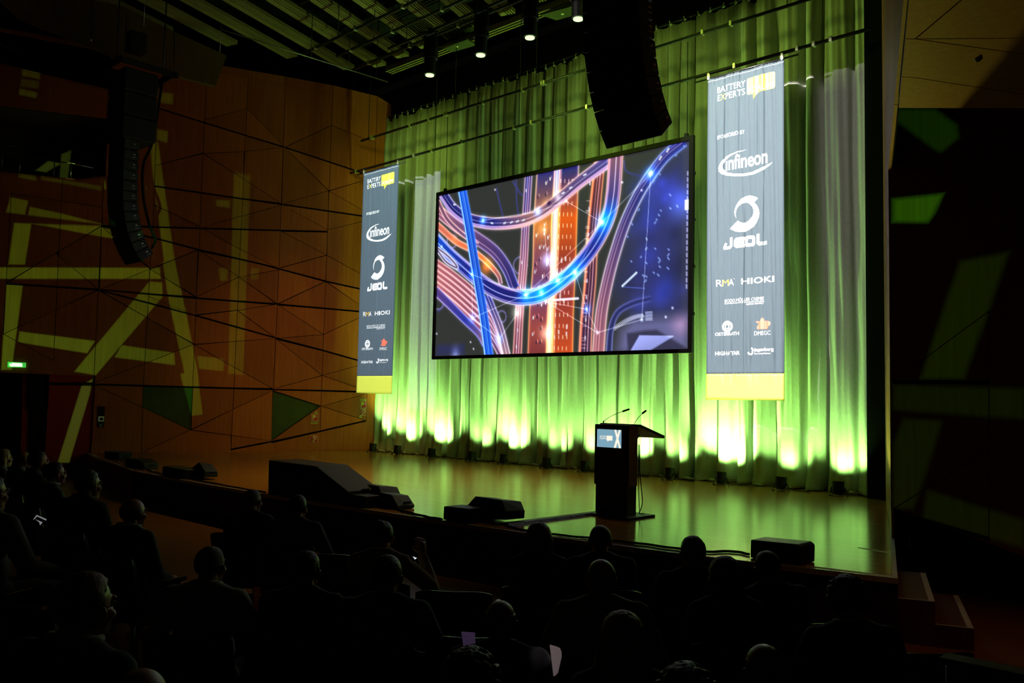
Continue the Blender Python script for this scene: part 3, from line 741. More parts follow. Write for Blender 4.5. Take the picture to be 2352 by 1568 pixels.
# brown hanging reflector above the left speaker
n2 = WLN; p2 = WL0+WLN*1.4
R = lambda x, y: onpl(x, y, p2, n2)
pol = [(180,-30),(521,128),(495,197),(380,168),(290,141),(160,88),(40,40),(-40,-30)]
ap = empty('acoustic_reflector', tuple(R(380,130))); tag(ap, 'brown hanging ceiling reflector above the left hanging speaker', 'reflector'); bpy.context.view_layer.update()
cuts = [(-40, 210), (210, 290), (290, 400), (400, 525)]
for a, b in cuts:
    P = clip(clip(pol, 1, 0, -(a+1)), -1, 0, b-1)
    if len(P) > 2: under(prism('reflector_panel', [R(*p) for p in P], n2*-0.12, noisy('reflector_wood', (0.14, 0.085, 0.022), (0.18, 0.11, 0.03), 3, 0.6, 0.3, (3, 3, 0.4))), ap)
for px in (505, 330): 
    p = R(px, 120 if px > 400 else 60); under(tube('suspension_wire', [p+np.array([0, 0, 0.2])*0, p+np.array([0, 0, 2.0])], 0.008, M_STEEL, seg=6), ap)
# two small downlights below the reflector
for (px, py), lab in (((203,92), 'left of two dim downlights under the brown reflector'), ((243,107), 'right of two dim downlights under the brown reflector')):
    p = onpl(px, py, WL0-WLN*0.5, WLN)
    dl = empty('downlight', tuple(p)); tag(dl, lab, 'downlight', 'downlights in the dark upper gallery'); bpy.context.view_layer.update()
    bm = bmesh.new(); bmesh.ops.create_cone(bm, cap_ends=True, segments=18, radius1=0.11, radius2=0.11, depth=0.10, matrix=Matrix.Translation(p+np.array([0, 0, 0.07]))); under(from_bm('housing', bm, M_BLKPAINT), dl)
    bm = bmesh.new(); bmesh.ops.create_cone(bm, cap_ends=True, segments=18, radius1=0.085, radius2=0.085, depth=0.02, matrix=Matrix.Translation(p+np.array([0, 0, 0.01]))); under(from_bm('lens', bm, mat('dim_lens', (0.2, 0.2, 0.15), 0.3, emit=(0.1, 0.1, 0.06), estr=0.35)), dl)
    under(tube('cable', [p+np.array([0, 0, 0.1]), p+np.array([0, 0, 1.3])], 0.008, M_PIPE), dl)

# the lighting bar with four profile spotlights
A = ony(987,173,11.0)
flown_pipe('lighting_pipe', 'black lighting bar carrying the four lit spotlights', -14.2, -6.0, 11.0, A[2]+0.92, 0.03, None, (-13.6, -10.6, -7.6), ())
M_LENS = mat('lit_lens', (0.6, 0.9, 0.5), 0.2, emit=(0.62, 1.0, 0.42), estr=1.6)
labs = ['lit spotlight farthest left on the lighting bar', 'second lit spotlight from left on the lighting bar', 'third lit spotlight from left, the largest looking one', 'lit spotlight farthest right on the lighting bar, beside the hanging speaker']
def cone_at(r1, r2, d, loc): 
    bm = bmesh.new(); bmesh.ops.create_cone(bm, cap_ends=True, segments=24, radius1=r1, radius2=r2, depth=d, matrix=Matrix.Translation(loc)); return bm
for (px, py), lab in zip(STAGE_SPOTS, labs):
    q = ony(px, py, 11.0); x, z = q[0], q[2]
    s = empty('stage_spotlight', (x, 11.0, z)); tag(s, lab, 'spotlight', 'spotlights on the lighting bar'); bpy.context.view_layer.update()
    under(from_bm('lens', cone_at(0.085, 0.085, 0.02, (x, 11, z)), M_LENS), s)
    bm = cone_at(0.115, 0.12, 0.34, (x, 11, z+0.185)); bmesh.ops.create_cone(bm, cap_ends=True, segments=24, radius1=0.15, radius2=0.13, depth=0.42, matrix=Matrix.Translation((x, 11, z+0.55)))
    under(from_bm('body', bm, M_BLKPAINT), s)
    bm = bmesh.new()
    for sx in (-1, 1): add_box(bm, (x+sx*0.17, 11, z+0.68), (0.02, 0.05, 0.36))
    add_box(bm, (x, 11, z+0.86), (0.36, 0.05, 0.02)); under(from_bm('yoke', bm, M_BLKPAINT), s)
    under(box('hook_clamp', (x, 11, z+0.92), (0.06, 0.08, 0.12), M_BLKPAINT), s)

# ------------------------------------------------------------------ stage curtain
X0, X1 = -19.38, -5.50
def fold_tables(x0, x1, seed):
    r = random.Random(seed); xs = [x0]
    while xs[-1] < x1: xs.append(xs[-1]+(r.choice((0.2, 0.26, 0.34, 0.44)) if len(xs) % 2 else r.choice((0.09, 0.12, 0.17)))*r.uniform(0.85, 1.15))
    amp = [r.uniform(0.4, 1.0) if r.random() < 0.72 else r.uniform(1.1, 1.7) for _ in xs]; ph = [r.uniform(-0.4, 0.4) for _ in xs]
    return xs, amp, ph
def fold_y(x, tb, t):
    xs, amp, ph = tb
    import bisect
    i = max(0, min(len(xs)-2, bisect.bisect_right(xs, x)-1))
    u = (x-xs[i])/(xs[i+1]-xs[i])
    a = amp[i]
    sgn = -1 if i % 2 == 0 else 1
    if sgn < 0: a = min(a, 0.9)
    return sgn*a*max(0.0, math.sin(math.pi*u))**0.6*(1.15 if sgn > 0 else 0.8)
CU = empty('stage_curtain', ((X0+X1)/2, CURT_Y, 0)); tag(CU, 'full height pale pleated curtain lit green behind the stage', 'curtain'); bpy.context.view_layer.update()
edges = [X0, -16.95, -14.62, -12.42, -10.2, -8.05, X1]
NZ = 46
for pi in range(6):
    xa, xb = edges[pi]-0.03, edges[pi+1]+0.06
    tb = fold_tables(xa, xb, 31+pi*7)
    nxp = int((xb-xa)/0.016)
    ztop = 9.46+0.03*math.sin(pi*2.1)
    hem = [random.uniform(-0.05, 0.05) for _ in range(nxp+1)]
    V = []; F = []
    r = random.Random(pi)
    drift = [r.uniform(-1, 1) for _ in range(4)]
    for j in range(NZ+1):
        t = (j/NZ)**1.25; z = ztop*t
        for i in range(nxp+1):
            x = xa+(xb-xa)*i/nxp
            xx = x + 0.05*math.sin(z*0.55+drift[0]*3)*math.sin((x-xa)*2.3+drift[1])*min(1, (1-t)*2+0.2)
            A = 0.19*(0.75+0.25*(1-t))
            if t > 0.93: A *= 1-(t-0.93)/0.07*0.55
            y = CURT_Y + A*fold_y(xx, tb, t) + 0.012*math.sin(9*x+3*z+drift[2]*5)*(1-t)+0.010*math.sin(29*x+1.2*z)+0.006*math.sin(53*x+.7*z+pi)
            if z < 0.35:
                k = (0.35-z)/0.35
                y -= 0.10*k*k*(0.6+0.4*math.sin(x*5.1+pi)); x += 0.02*k*math.sin(x*13)
            zz2 = z
            if j == NZ: zz2 += 0.02*math.sin(x*21)+0.025*math.sin(x*7.3+pi)
            if j == 0: zz2 = 0.012+0.008*math.sin(x*17)
            V.append((x, y-0.025*(pi % 2), zz2))
    for j in range(NZ):
        for i in range(nxp):
            a = j*(nxp+1)+i; F.append((a, a+1, a+nxp+2, a+nxp+1))
    me = bpy.data.meshes.new('curtain_drop'); me.from_pydata(V, [], F)
    o = link('curtain_drop', me, M_CURT, None, True); under(o, CU)
    o.modifiers.new('solid', 'SOLIDIFY').thickness = 0.004
    # ties and gathered hem
    bm = bmesh.new(); x = xa+0.12
    while x < xb-0.05:
        add_box(bm, (x, CURT_Y-0.06, ztop+0.035), (0.018, 0.012, 0.11), ry=random.uniform(-.4, .4)); add_box(bm, (x+0.02, CURT_Y-0.065, ztop+0.0), (0.05, 0.012, 0.03), ry=random.uniform(-.5, .5)); x += random.uniform(0.24, 0.36)
    tag(under(from_bm('curtain_ties', bm, M_CURT), CU), kind='stuff')
    bm = bmesh.new(); x = xa+0.3
    while x < xb-0.3:
        l = random.uniform(0.12, 0.35); yb = CURT_Y-random.uniform(0.12, 0.22)
        add_tube(bm, [(x, yb+0.05, 0.02), (x+l*.35, yb, 0.035), (x+l*.7, yb-0.01, 0.03), (x+l, yb+0.05, 0.018)], [0.008, 0.028, 0.024, 0.008], 7); x += l+random.uniform(0.15, 0.5)
    tag(under(from_bm('curtain_hem', bm, M_CURT, None, True), CU), kind='stuff')
under(tube('curtain_track', [(X0, CURT_Y, 9.55), (X1, CURT_Y, 9.55)], 0.03, M_PIPE), CU)

# ------------------------------------------------------------------ uplights along the curtain
UPLAB = ['first uplight from the left, at the curtain corner', 'second uplight from the left along the curtain', 'third uplight from the left, under the left end of the screen', 'fourth uplight from the left, a dim one', 'fifth uplight from the left, below a white hot fold', 'sixth uplight from the left along the curtain', 'uplight just left of the lectern', 'uplight hidden behind the lectern', 'first uplight right of the lectern', 'tilted uplight below the right banner with the hottest fold', 'uplight with a bright rim right of the right banner', 'last uplight on the right end of the curtain']
def make_uplight():
    e = empty('uplight', (0, 0, 0))
    tilt = Matrix.Rotation(math.radians(-7), 4, 'X')
    bm = bmesh.new(); bmesh.ops.create_cone(bm, cap_ends=False, segments=22, radius1=0.088, radius2=0.095, depth=0.20, matrix=Matrix.Translation((0, 0, 0.135)) @ tilt)
    bmesh.ops.create_cone(bm, cap_ends=True, segments=22, radius1=0.07, radius2=0.088, depth=0.03, matrix=Matrix.Translation((0, -0.012, 0.03)) @ tilt)
    for k in range(6): bmesh.ops.create_cone(bm, cap_ends=True, segments=22, radius1=0.094, radius2=0.094, depth=0.006, matrix=Matrix.Translation((0, -0.004+k*0.0015, 0.06+k*0.016)) @ tilt)
    o = from_bm('can', bm, M_BLKPAINT, e); o.modifiers.new('solid', 'SOLIDIFY').thickness = -0.004
    bm = bmesh.new(); bmesh.ops.create_cone(bm, cap_ends=True, segments=22, radius1=0.085, radius2=0.085, depth=0.008, matrix=Matrix.Translation((0, 0.008, 0.205)) @ tilt)
    from_bm('lens', bm, mat('uplight_lens', (0.5, 0.9, 0.3), 0.3, emit=(0.5, 0.9, 0.25), estr=1.2), e)
    for s in (-1, 1):
        bm = bmesh.new(); add_tube(bm, [(s*0.105, 0, 0.14), (s*0.115, -0.03, 0.06), (s*0.12, -0.10, 0.008), (s*0.05, -0.12, 0.008)], 0.009, 6); add_tube(bm, [(s*0.115, 0.0, 0.12), (s*0.12, 0.09, 0.008)], 0.009, 6)
        from_bm('bracket_leg', bm, M_BLKPAINT, e)
    tube('power_cable', [(0.0, -0.02, 0.03), (0.06, 0.1, 0.012), (0.25, 0.14, 0.011), (0.5, 0.1, 0.011)], 0.007, M_BLACK, e, 6)
    return e
up0 = None
for i, x in enumerate(UPX):
    if up0 is None: o = up0 = make_uplight()
    else: o = copy_tree(up0)
    o.location = (x, UPY, 0); o.rotation_euler = (0, 0, random.uniform(-0.15, 0.15))
    tag(o, 'black '+UPLAB[i], 'uplight', 'uplights along the curtain')
# ------------------------------------------------------------------ flown pipes with the banners
BY = 14.045
chain_x = (-18.6, -15.6, -12.6, -9.55, -6.6)
flown_pipe('batten', 'upper black batten in front of the curtain, without banners', -19.22, -4.9, BY, 8.61, 0.032, 'battens across the stage', (-18.9, -15.4, -12.7, -9.6, -6.7),
           (-18.75, -18.68, -17.1, -16.35, -15.75, -15.68, -14.4, -13.1, -12.5, -12.43, -11.2, -9.65, -8.4, -7.8))
flown_pipe('batten', 'lower black batten in front of the curtain carrying both banners', -19.99, -5.23, BY, 7.775, 0.032, 'battens across the stage', (-19.7, -16.1, -13.2, -10.3, -6.05),
           (-19.8, -19.4, -16.9, -16.2, -15.1, -13.35, -12.8, -11.2, -7.72, -6.5, -6.2, -5.9))

# ------------------------------------------------------------------ lettering helper
def text_mesh(s, bold=0.0, shear=0.0):
    cu = bpy.data.curves.new('t', 'FONT'); cu.body = s; cu.offset = bold; cu.resolution_u = 4; cu.shear = shear
    ob = bpy.data.objects.new('t', cu); COL.objects.link(ob)
    dg = bpy.context.evaluated_depsgraph_get()
    me = bpy.data.meshes.new_from_object(ob.evaluated_get(dg))
    bpy.data.objects.remove(ob); bpy.data.curves.remove(cu)
    return me
def fit_text(bm, s, u0, v0, u1, v1, bold=0.006, shear=0.0, keep=None):
    """adds the flat lettering s to bm, fitted in the box (u, v)"""
    me = text_mesh(s, 0.0 if 'M' in s else bold, shear)
    co = np.array([v.co[:2] for v in me.vertices])
    # cap box: height measured on the letters themselves
    lo, hi = co.min(0), co.max(0)
    if keep: lo[1], hi[1] = keep
    vs = [bm.verts.new((u0+(c[0]-lo[0])/(hi[0]-lo[0])*(u1-u0), v0+(c[1]-lo[1])/(hi[1]-lo[1])*(v1-v0), 0)) for c in co]
    for p in me.polygons:
        try: bm.faces.new([vs[i] for i in p.vertices])
        except ValueError: pass
    bpy.data.meshes.remove(me)
def flat_poly(bm, pts):
    from mathutils.geometry import tessellate_polygon
    vs = [bm.verts.new((p[0], p[1], 0)) for p in pts]
    for t in tessellate_polygon([[Vector((p[0], p[1], 0)) for p in pts]]):
        try: bm.faces.new([vs[i] for i in t])
        except ValueError: pass
def stroke(bm, pts, wd):
    for i in range(len(pts)-1):
        a, b = np.array(pts[i]), np.array(pts[i+1]); d = (b-a)/np.linalg.norm(b-a); n = np.array([-d[1], d[0]])*wd/2
        flat_poly(bm, [a-n-d*wd*.3, b-n+d*wd*.3, b+n+d*wd*.3, a+n-d*wd*.3])
def ring(bm, cx, cy, rx, ry, w_, n=28):
    for k in range(n):
        a, b = 2*math.pi*k/n, 2*math.pi*(k+1)/n
        flat_poly(bm, [(cx+rx*math.cos(a), cy+ry*math.sin(a)), (cx+rx*math.cos(b), cy+ry*math.sin(b)), (cx+(rx-w_)*math.cos(b), cy+(ry-w_)*math.sin(b)), (cx+(rx-w_)*math.cos(a), cy+(ry-w_)*math.sin(a))])
def rrect(x0, y0, x1, y1, r, n=5):
    out = []
    for cx, cy, a0 in ((x1-r, y0+r, -90), (x1-r, y1-r, 0), (x0+r, y1-r, 90), (x0+r, y0+r, 180)):
        out += [(cx+r*math.cos(math.radians(a0+90*k/n)), cy+r*math.sin(math.radians(a0+90*k/n))) for k in range(n+1)]
    return out

M_SLATE = noisy('banner_slate_satin', (0.055, 0.082, 0.108), (0.063, 0.094, 0.122), 50, 0.7, 0.25, (1, 1, .1), 0.05, sheen=0.25)
M_BYEL = mat('banner_yellow', (0.62, 0.66, 0.075), 0.5, 0.6)
M_BWHITE = mat('banner_white_print', (0.85, 0.86, 0.88), 0.5, 0.5)
M_BLIGHT = mat('banner_silver_print', (0.62, 0.65, 0.72), 0.5, 0.5)
M_BSALMON = mat('banner_salmon_print', (0.75, 0.16, 0.10), 0.5, 0.5)
M_BYPRINT = mat('banner_yellow_print', (0.72, 0.62, 0.06), 0.5, 0.5)
M_BAMBER = mat('banner_amber_print', (0.75, 0.42, 0.05), 0.5, 0.5)

SWOOSH = [(0.804,4.563),(0.632,4.562),(0.473,4.533),(0.359,4.491),(0.267,4.413),(0.22,4.326),(0.232,4.26),(0.291,4.198),(0.406,4.147),(0.588,4.102),(0.79,4.079),(0.965,4.084),(1.139,4.126),(1.245,4.178),(1.322,4.239),(1.224,4.212),(1.074,4.167),(0.922,4.132),(0.745,4.125),(0.566,4.151),(0.406,4.21),(0.325,4.286),(0.313,4.352),(0.347,4.419),(0.428,4.478),(0.564,4.527),(0.699,4.547)]
RING1 = [(0.608,3.316),(0.581,3.369),(0.569,3.429),(0.581,3.501),(0.612,3.563),(0.648,3.616),(0.71,3.664),(0.781,3.699),(0.878,3.703),(0.965,3.671),(1.039,3.628),(0.948,3.56),(0.887,3.577),(0.825,3.582),(0.763,3.583),(0.701,3.563),(0.648,3.525),(0.617,3.488),(0.599,3.441),(0.594,3.384)]
RING2 = [(0.825,3.578),(0.896,3.576),(0.966,3.553),(1.018,3.497),(1.053,3.427),(1.066,3.353),(1.053,3.266),(1.01,3.19),(0.949,3.125),(0.871,3.078),(0.783,3.048),(0.685,3.05),(0.587,3.076),(0.478,3.136),(0.559,3.207),(0.644,3.27),(0.685,3.236),(0.738,3.217),(0.8,3.217),(0.861,3.25),(0.914,3.308),(0.94,3.37),(0.94,3.435),(0.913,3.496),(0.869,3.551)]
RFACET = [(1.018,3.497),(1.053,3.427),(1.066,3.353),(1.053,3.266),(1.01,3.19),(0.949,3.125),(0.871,3.078),(0.783,3.048),(0.685,3.05),(0.587,3.076),(0.478,3.136),(0.61,3.165),(0.7,3.14),(0.8,3.14),(0.9,3.185),(0.965,3.26),(1.0,3.35),(0.985,3.44)]
def U(*parts):
    def f():
        bm = bmesh.new()
        for p in parts: p(bm)
        return bm
    return f
T = lambda *a, **k: (lambda bm: fit_text(bm, *a, **k))
Pn = lambda pts: (lambda bm: flat_poly(bm, pts))
def jeol(bm):
    w_ = 0.062
    stroke(bm, [(0.506,2.96),(0.506,2.82),(0.475,2.793),(0.36,2.790)], w_*.9); stroke(bm, [(0.356,2.797),(0.392,2.868)], 0.045)
    stroke(bm, [(0.756,2.927),(0.62,2.927),(0.592,2.905),(0.592,2.822),(0.62,2.797),(0.754,2.797)], w_); stroke(bm, [(0.60,2.862),(0.75,2.862)], 0.045)
    A_, B_ = rrect(.774, 2.767, .976, 2.967, .055), rrect(.834, 2.827, .916, 2.907, .014)
    for k in range(len(A_)):
        k2 = (k+1) % len(A_); flat_poly(bm, [A_[k], A_[k2], B_[k2], B_[k]])
    stroke(bm, [(1.036,2.96),(1.036,2.825),(1.06,2.797),(1.195,2.797)], w_)
DESIGN = [
 ('lettering', U(T('BATTERY', 0.195, 5.757, 0.780, 5.872)), M_BWHITE, 0),
 ('lettering', U(T('E', 0.199, 5.605, 0.262, 5.722)), M_BWHITE, 0),
 ('lettering', U(T('PERTS', 0.375, 5.600, 0.772, 5.722)), M_BWHITE, 0),
 ('yellow_letter', U(T('X', 0.266, 5.606, 0.368, 5.722)), M_BYPRINT, 0),
 ('speech_bubble', U(Pn(rrect(0.809, 5.582, 1.357, 5.892, 0.035)), Pn([(0.925, 5.584), (0.934, 5.478), (1.046, 5.584)])), M_BYEL, 0),
 ('lettering', U(T('FORUM', 0.836, 5.615, 1.318, 5.705, bold=0.02)), M_BWHITE, 1),
 ('lettering', U(T('SPONSORED BY', 0.194, 4.872, 0.765, 4.945)), M_BWHITE, 0),
 ('logo', U(T('\u0131nfineon', 0.383, 4.236, 1.222, 4.512, bold=0.02), Pn(SWOOSH), lambda bm: flat_poly(bm, [(0.405+0.03*math.cos(a*.5), 4.489+0.03*math.sin(a*.5)) for a in range(13)])), M_BWHITE, 0),
 ('emblem', U(Pn(RING1), Pn(RING2)), M_BWHITE, 0),
 ('emblem_facet', U(Pn(RFACET)), M_BLIGHT, 1),
 ('logo', U(jeol), M_BWHITE, 0),
 ('logo', U(T('R', 0.201, 2.087, 0.318, 2.210), T('A', 0.445, 2.087, 0.560, 2.206), lambda bm: flat_poly(bm, [(0.567+0.008*math.cos(a), 2.205+0.008*math.sin(a)) for a in range(6)])), M_BWHITE, 0),
 ('yellow_letter', U(T('M', 0.318, 2.085, 0.452, 2.205)), M_BAMBER, 0),
 ('logo', U(T('HIOKI', 0.714, 2.087, 1.346, 2.197, bold=0.02)), M_BWHITE, 0),
 ('logo', U(T('BODO M\u00d6LLER CHEMIE', 0.371, 1.776, 1.153, 1.852, bold=0.03, shear=0.12), lambda bm: stroke(bm, [(0.376, 1.757), (1.153, 1.757)], 0.012)), M_BWHITE, 0),
 ('lettering', U(T('engineer chemistry', 0.802, 1.700, 1.147, 1.745, shear=0.2)), M_BWHITE, 0),
 ('logo', U(lambda bm: ring(bm, 0.425, 1.336, 0.105, 0.105, 0.036), lambda bm: stroke(bm, [(0.39,1.295),(0.46,1.295),(0.46,1.377),(0.39,1.377),(0.39,1.295)], 0.026), T('OSTERRATH', 0.184, 1.170, 0.668, 1.231, bold=0.02)), M_BWHITE, 0),
 ('emblem', U(Pn([(0.979,1.403),(1.079,1.403),(1.093,1.440),(1.118,1.462),(1.140,1.455),(1.165,1.405),(1.255,1.395),(1.284,1.372),(1.284,1.330),(1.255,1.310),(1.236,1.305),(1.240,1.275),(1.215,1.258),(1.035,1.258),(1.010,1.275),(1.012,1.300),(1.047,1.359)])), M_BSALMON, 0),
 ('logo', U(T('DMEGC', 0.959, 1.153, 1.286, 1.225, bold=0.02)), M_BWHITE, 0),
 ('logo', U(T('HIGH', 0.189, 0.809, 0.425, 0.880, bold=0.02), T('TAR', 0.492, 0.809, 0.686, 0.880, bold=0.02), Pn([(0.473,0.888),(0.428,0.838),(0.455,0.834),(0.438,0.801),(0.487,0.845),(0.462,0.850)])), M_BWHITE, 0),
 ('logo', U(T('jagenberg', 0.960, 0.848, 1.341, 0.930, bold=0.02), lambda bm: stroke(bm, [(0.905,0.925),(0.943,0.892),(0.918,0.872),(0.922,0.835),(0.895,0.815),(0.862,0.825),(0.848,0.848)], 0.028)), M_BWHITE, 0),
 ('lettering', U(T('Converting Solutions', 0.960, 0.806, 1.281, 0.840)), M_BWHITE, 0),
]
BZ = 1.59
def banner(x0, label, seed, deep):
    r = random.Random(seed)
    gro = [(0.345, 0.010, 0.016), (0.78, 0.010, 0.014), (1.155, 0.012, 0.016), (0.55, 0.028, 0.010), (0.93, 0.035, 0.010), (0.12, 0.03, 0.007), (1.38, 0.03, 0.008), (0.22, 0.02, 0.005), (0.66, 0.02, 0.006), (1.03, 0.018, 0.006)]
    ph = [r.uniform(0, 6) for _ in gro]
    def fy(u, v):
        y = 0.0
        for (c, wd, a), p in zip(gro, ph):
            cc = c+0.012*math.sin(v*1.1+p)
            y += deep*a*math.exp(-((u-cc)/wd)**2)*(0.55+0.45*math.sin(v*0.9+p*2))
        y += deep*0.005*math.sin(u*11+v*0.35+seed)+deep*0.0022*math.sin(u*37+v*1.3)+deep*0.0012*math.sin(u*83+v*2.1)
        fade = min(1, max(0, (v-0.25)/0.5))
        if v > 5.95: y += 0.005*math.sin(u*95)
        return y*fade
    e = empty('banner', (x0+0.765, BY, BZ)); tag(e, label, 'banner', 'sponsor banners beside the screen'); bpy.context.view_layer.update()
    def cloth(name, u0, u1, v0, v1, nu, nv, m, d=0.0):
        V = []; F = []
        for j in range(nv+1):
            for i in range(nu+1):
                u = u0+(u1-u0)*i/nu; v = v0+(v1-v0)*j/nv
                V.append((x0+u, BY+fy(u, v)+d, BZ+v))
        for j in range(nv):
            for i in range(nu):
                a = j*(nu+1)+i; F.append((a, a+1, a+nu+2, a+nu+1))
        me = bpy.data.meshes.new(name); me.from_pydata(V, [], F)
        o = link(name, me, m, None, True); o.modifiers.new('solid', 'SOLIDIFY').thickness = 0.003
        return under(o, e)
    cloth('banner_cloth', 0, 1.53, 0.47, 6.065, 150, 150, M_SLATE)
    cloth('bottom_band', -0.004, 1.534, 0.0, 0.47, 60, 12, M_BYEL)
    under(tube('bottom_bar', [(x0-.005, BY, BZ+0.01), (x0+1.535, BY, BZ+0.01)], 0.014, M_BYEL), e)
    cloth('top_hem', 0, 1.53, 6.015, 6.025, 80, 1, M_BLIGHT, -0.0035)
    under(tube('hanging_rod', [(x0-0.28, BY, BZ+6.08), (x0+1.80, BY, BZ+6.08)], 0.018, M_PIPE), e)
    for k in (0.02, 1.5):
        under(box('rod_clamp', (x0+k, BY, BZ+6.13), (0.05, 0.06, 0.14), mat('clamp_steel', (0.55, 0.55, 0.4), 0.35, 0.5, 0.6), bevel=0.008), e)
    for name, f, m, lay in DESIGN:
        bm = f()
        us = [v.co.x for v in bm.verts]
        if name in ('speech_bubble', 'logo', 'emblem', 'lettering', 'emblem_facet'):
            u = min(us)+0.02
            while u < max(us):
                g = bm.verts[:]+bm.edges[:]+bm.faces[:]
                bmesh.ops.bisect_plane(bm, geom=g, plane_co=(u, 0, 0), plane_no=(1, 0, 0)); u += 0.022
        for v in bm.verts:
            uu, vv = v.co.x, v.co.y
            v.co = (x0+uu, BY+fy(uu, vv)-0.0035-0.002*lay, BZ+vv)
        for f_ in bm.faces:
            f_.normal_update()
            if f_.normal.y > 0: f_.normal_flip()
        me = bpy.data.meshes.new(name); bm.to_mesh(me); bm.free()
        under(link(name, me, m), e)
    return e
banner(-8.29, 'right hanging sponsor banner, brightly lit slate cloth with yellow foot', 3, 2.0)
banner(-19.065, 'left hanging sponsor banner, dark slate cloth with yellow foot', 8, 1.0)
# ------------------------------------------------------------------ projection screen
SY = 14.05
scr = empty('projection_screen', (-12.28, SY, 2.45)); tag(scr, 'large hanging screen showing a night time motorway junction', 'screen'); bpy.context.view_layer.update()
oc = [ony(x, y, SY) for x, y in ((1003,443),(1597,310),(1589,808),(995,827))]
ox0, ox1 = (oc[0][0]+oc[3][0])/2, (oc[1][0]+oc[2][0])/2; oz1, oz0 = (oc[0][2]+oc[1][2])/2, (oc[2][2]+oc[3][2])/2
ic = [ony(x, y, SY) for x, y in ((1007.6,451.6),(1585.3,321.4),(1581.2,800.2),(999,818.5))]
ix0, ix1 = (ic[0][0]+ic[3][0])/2, (ic[1][0]+ic[2][0])/2; iz1, iz0 = (ic[0][2]+ic[1][2])/2, (ic[2][2]+ic[3][2])/2
for nm, c, s in (('frame_bar', ((ox0+ix0)/2, SY, (oz0+oz1)/2), (ix0-ox0, 0.07, oz1-oz0)), ('frame_bar', ((ox1+ix1)/2, SY, (oz0+oz1)/2), (ox1-ix1, 0.07, oz1-oz0)),
                 ('frame_bar', ((ix0+ix1)/2, SY, (oz1+iz1)/2), (ix1-ix0, 0.07, oz1-iz1)), ('frame_bar', ((ix0+ix1)/2, SY, (oz0+iz0)/2), (ix1-ix0, 0.07, iz0-oz0))):
    under(box(nm, c, s, M_BLKPAINT), scr)
under(box('screen_back', ((ix0+ix1)/2, SY+0.025, (iz0+iz1)/2), (ix1-ix0, 0.01, iz1-iz0), M_BLACK), scr)
for x in (ox0+0.25, ox1-0.2):
    under(tube('suspension_cable', [(x, SY+0.065, oz1+0.03), (x, SY+0.065, 8.56)], 0.008, M_PIPE, seg=6), scr)
    under(box('hanger_bracket', (x, SY+0.045, oz1+0.02), (0.07, 0.06, 0.12), M_BLKPAINT), scr)
for z in (3.2, 4.1, 5.0, 5.9):
    under(box('frame_bolt', (ox1+0.012, SY, z), (0.03, 0.04, 0.06), M_BLKPAINT), scr)

# the picture: painted by code on a 640 x 360 field (screen coordinates 0..1, from the shape of the roads)
PW, PH = 640, 360
_src = np.array([(80,440),(1757,62),(1745,1452),(55,1505)], float); _dst = np.array([(0,0),(1,0),(1,1),(0,1)], float)
_A = []
for (x, y), (u, v) in zip(_src, _dst):
    _A += [[x, y, 1, 0, 0, 0, -u*x, -u*y, -u], [0, 0, 0, x, y, 1, -v*x, -v*y, -v]]
_H = np.linalg.svd(np.array(_A))[2][-1].reshape(3, 3)
def S(pts):
    P = np.c_[np.array(pts, float), np.ones(len(pts))] @ _H.T
    return P[:, :2]/P[:, 2:]*np.array([PW, PH])
img = np.zeros((PH, PW, 3)); img[:] = (0.195, 0.205, 0.20)
YY, XX = np.mgrid[0:PH, 0:PW]; XX = XX+0.5; YY = YY+0.5
def smooth(P, n=12):
    P = np.array(P); out = []
    Q = np.vstack([2*P[0]-P[1], P, 2*P[-1]-P[-2]])
    for i in range(1, len(Q)-2):
        for t in np.linspace(0, 1, n, endpoint=False):
            a, b, c, d = Q[i-1], Q[i], Q[i+1], Q[i+2]
            out.append(0.5*((2*b)+(-a+c)*t+(2*a-5*b+4*c-d)*t*t+(-a+3*b-3*c+d)*t**3))
    out.append(P[-1]); return np.array(out)
def field(C):
    """signed distance to the polyline and position along it"""
    D = np.full((PH, PW), 1e9); Sg = np.zeros((PH, PW)); Tt = np.zeros((PH, PW)); n = len(C)-1
    for i in range(n):
        a, b = C[i], C[i+1]; d = b-a; L2 = d@d+1e-9
        t = ((XX-a[0])*d[0]+(YY-a[1])*d[1])/L2
        if i > 0: t = np.maximum(t, 0)
        if i < n-1: t = np.minimum(t, 1)
        px, py = a[0]+d[0]*t, a[1]+d[1]*t
        q = np.hypot(XX-px, YY-py); m = q < D
        sg = np.sign(d[0]*(YY-a[1])-d[1]*(XX-a[0]))
        D[m] = q[m]; Sg[m] = sg[m]; Tt[m] = ((i+t)/n)[m]
    ok = (Tt >= -0.02) & (Tt <= 1.02)
    D[~ok] = 1e9
    return D, Sg, np.clip(Tt, 0, 1)
def over(al, col):
    global img
    img = img*(1-al[..., None])+np.asarray(col)*al[..., None]
def add(al, col):
    global img
    img = img+al[..., None]*np.asarray(col)
def cmix(T_, stops):
    xs = [s[0] for s in stops]; cs = np.array([s[1] for s in stops], float)
    return np.stack([np.interp(T_, xs, cs[:, k]) for k in range(3)], -1)
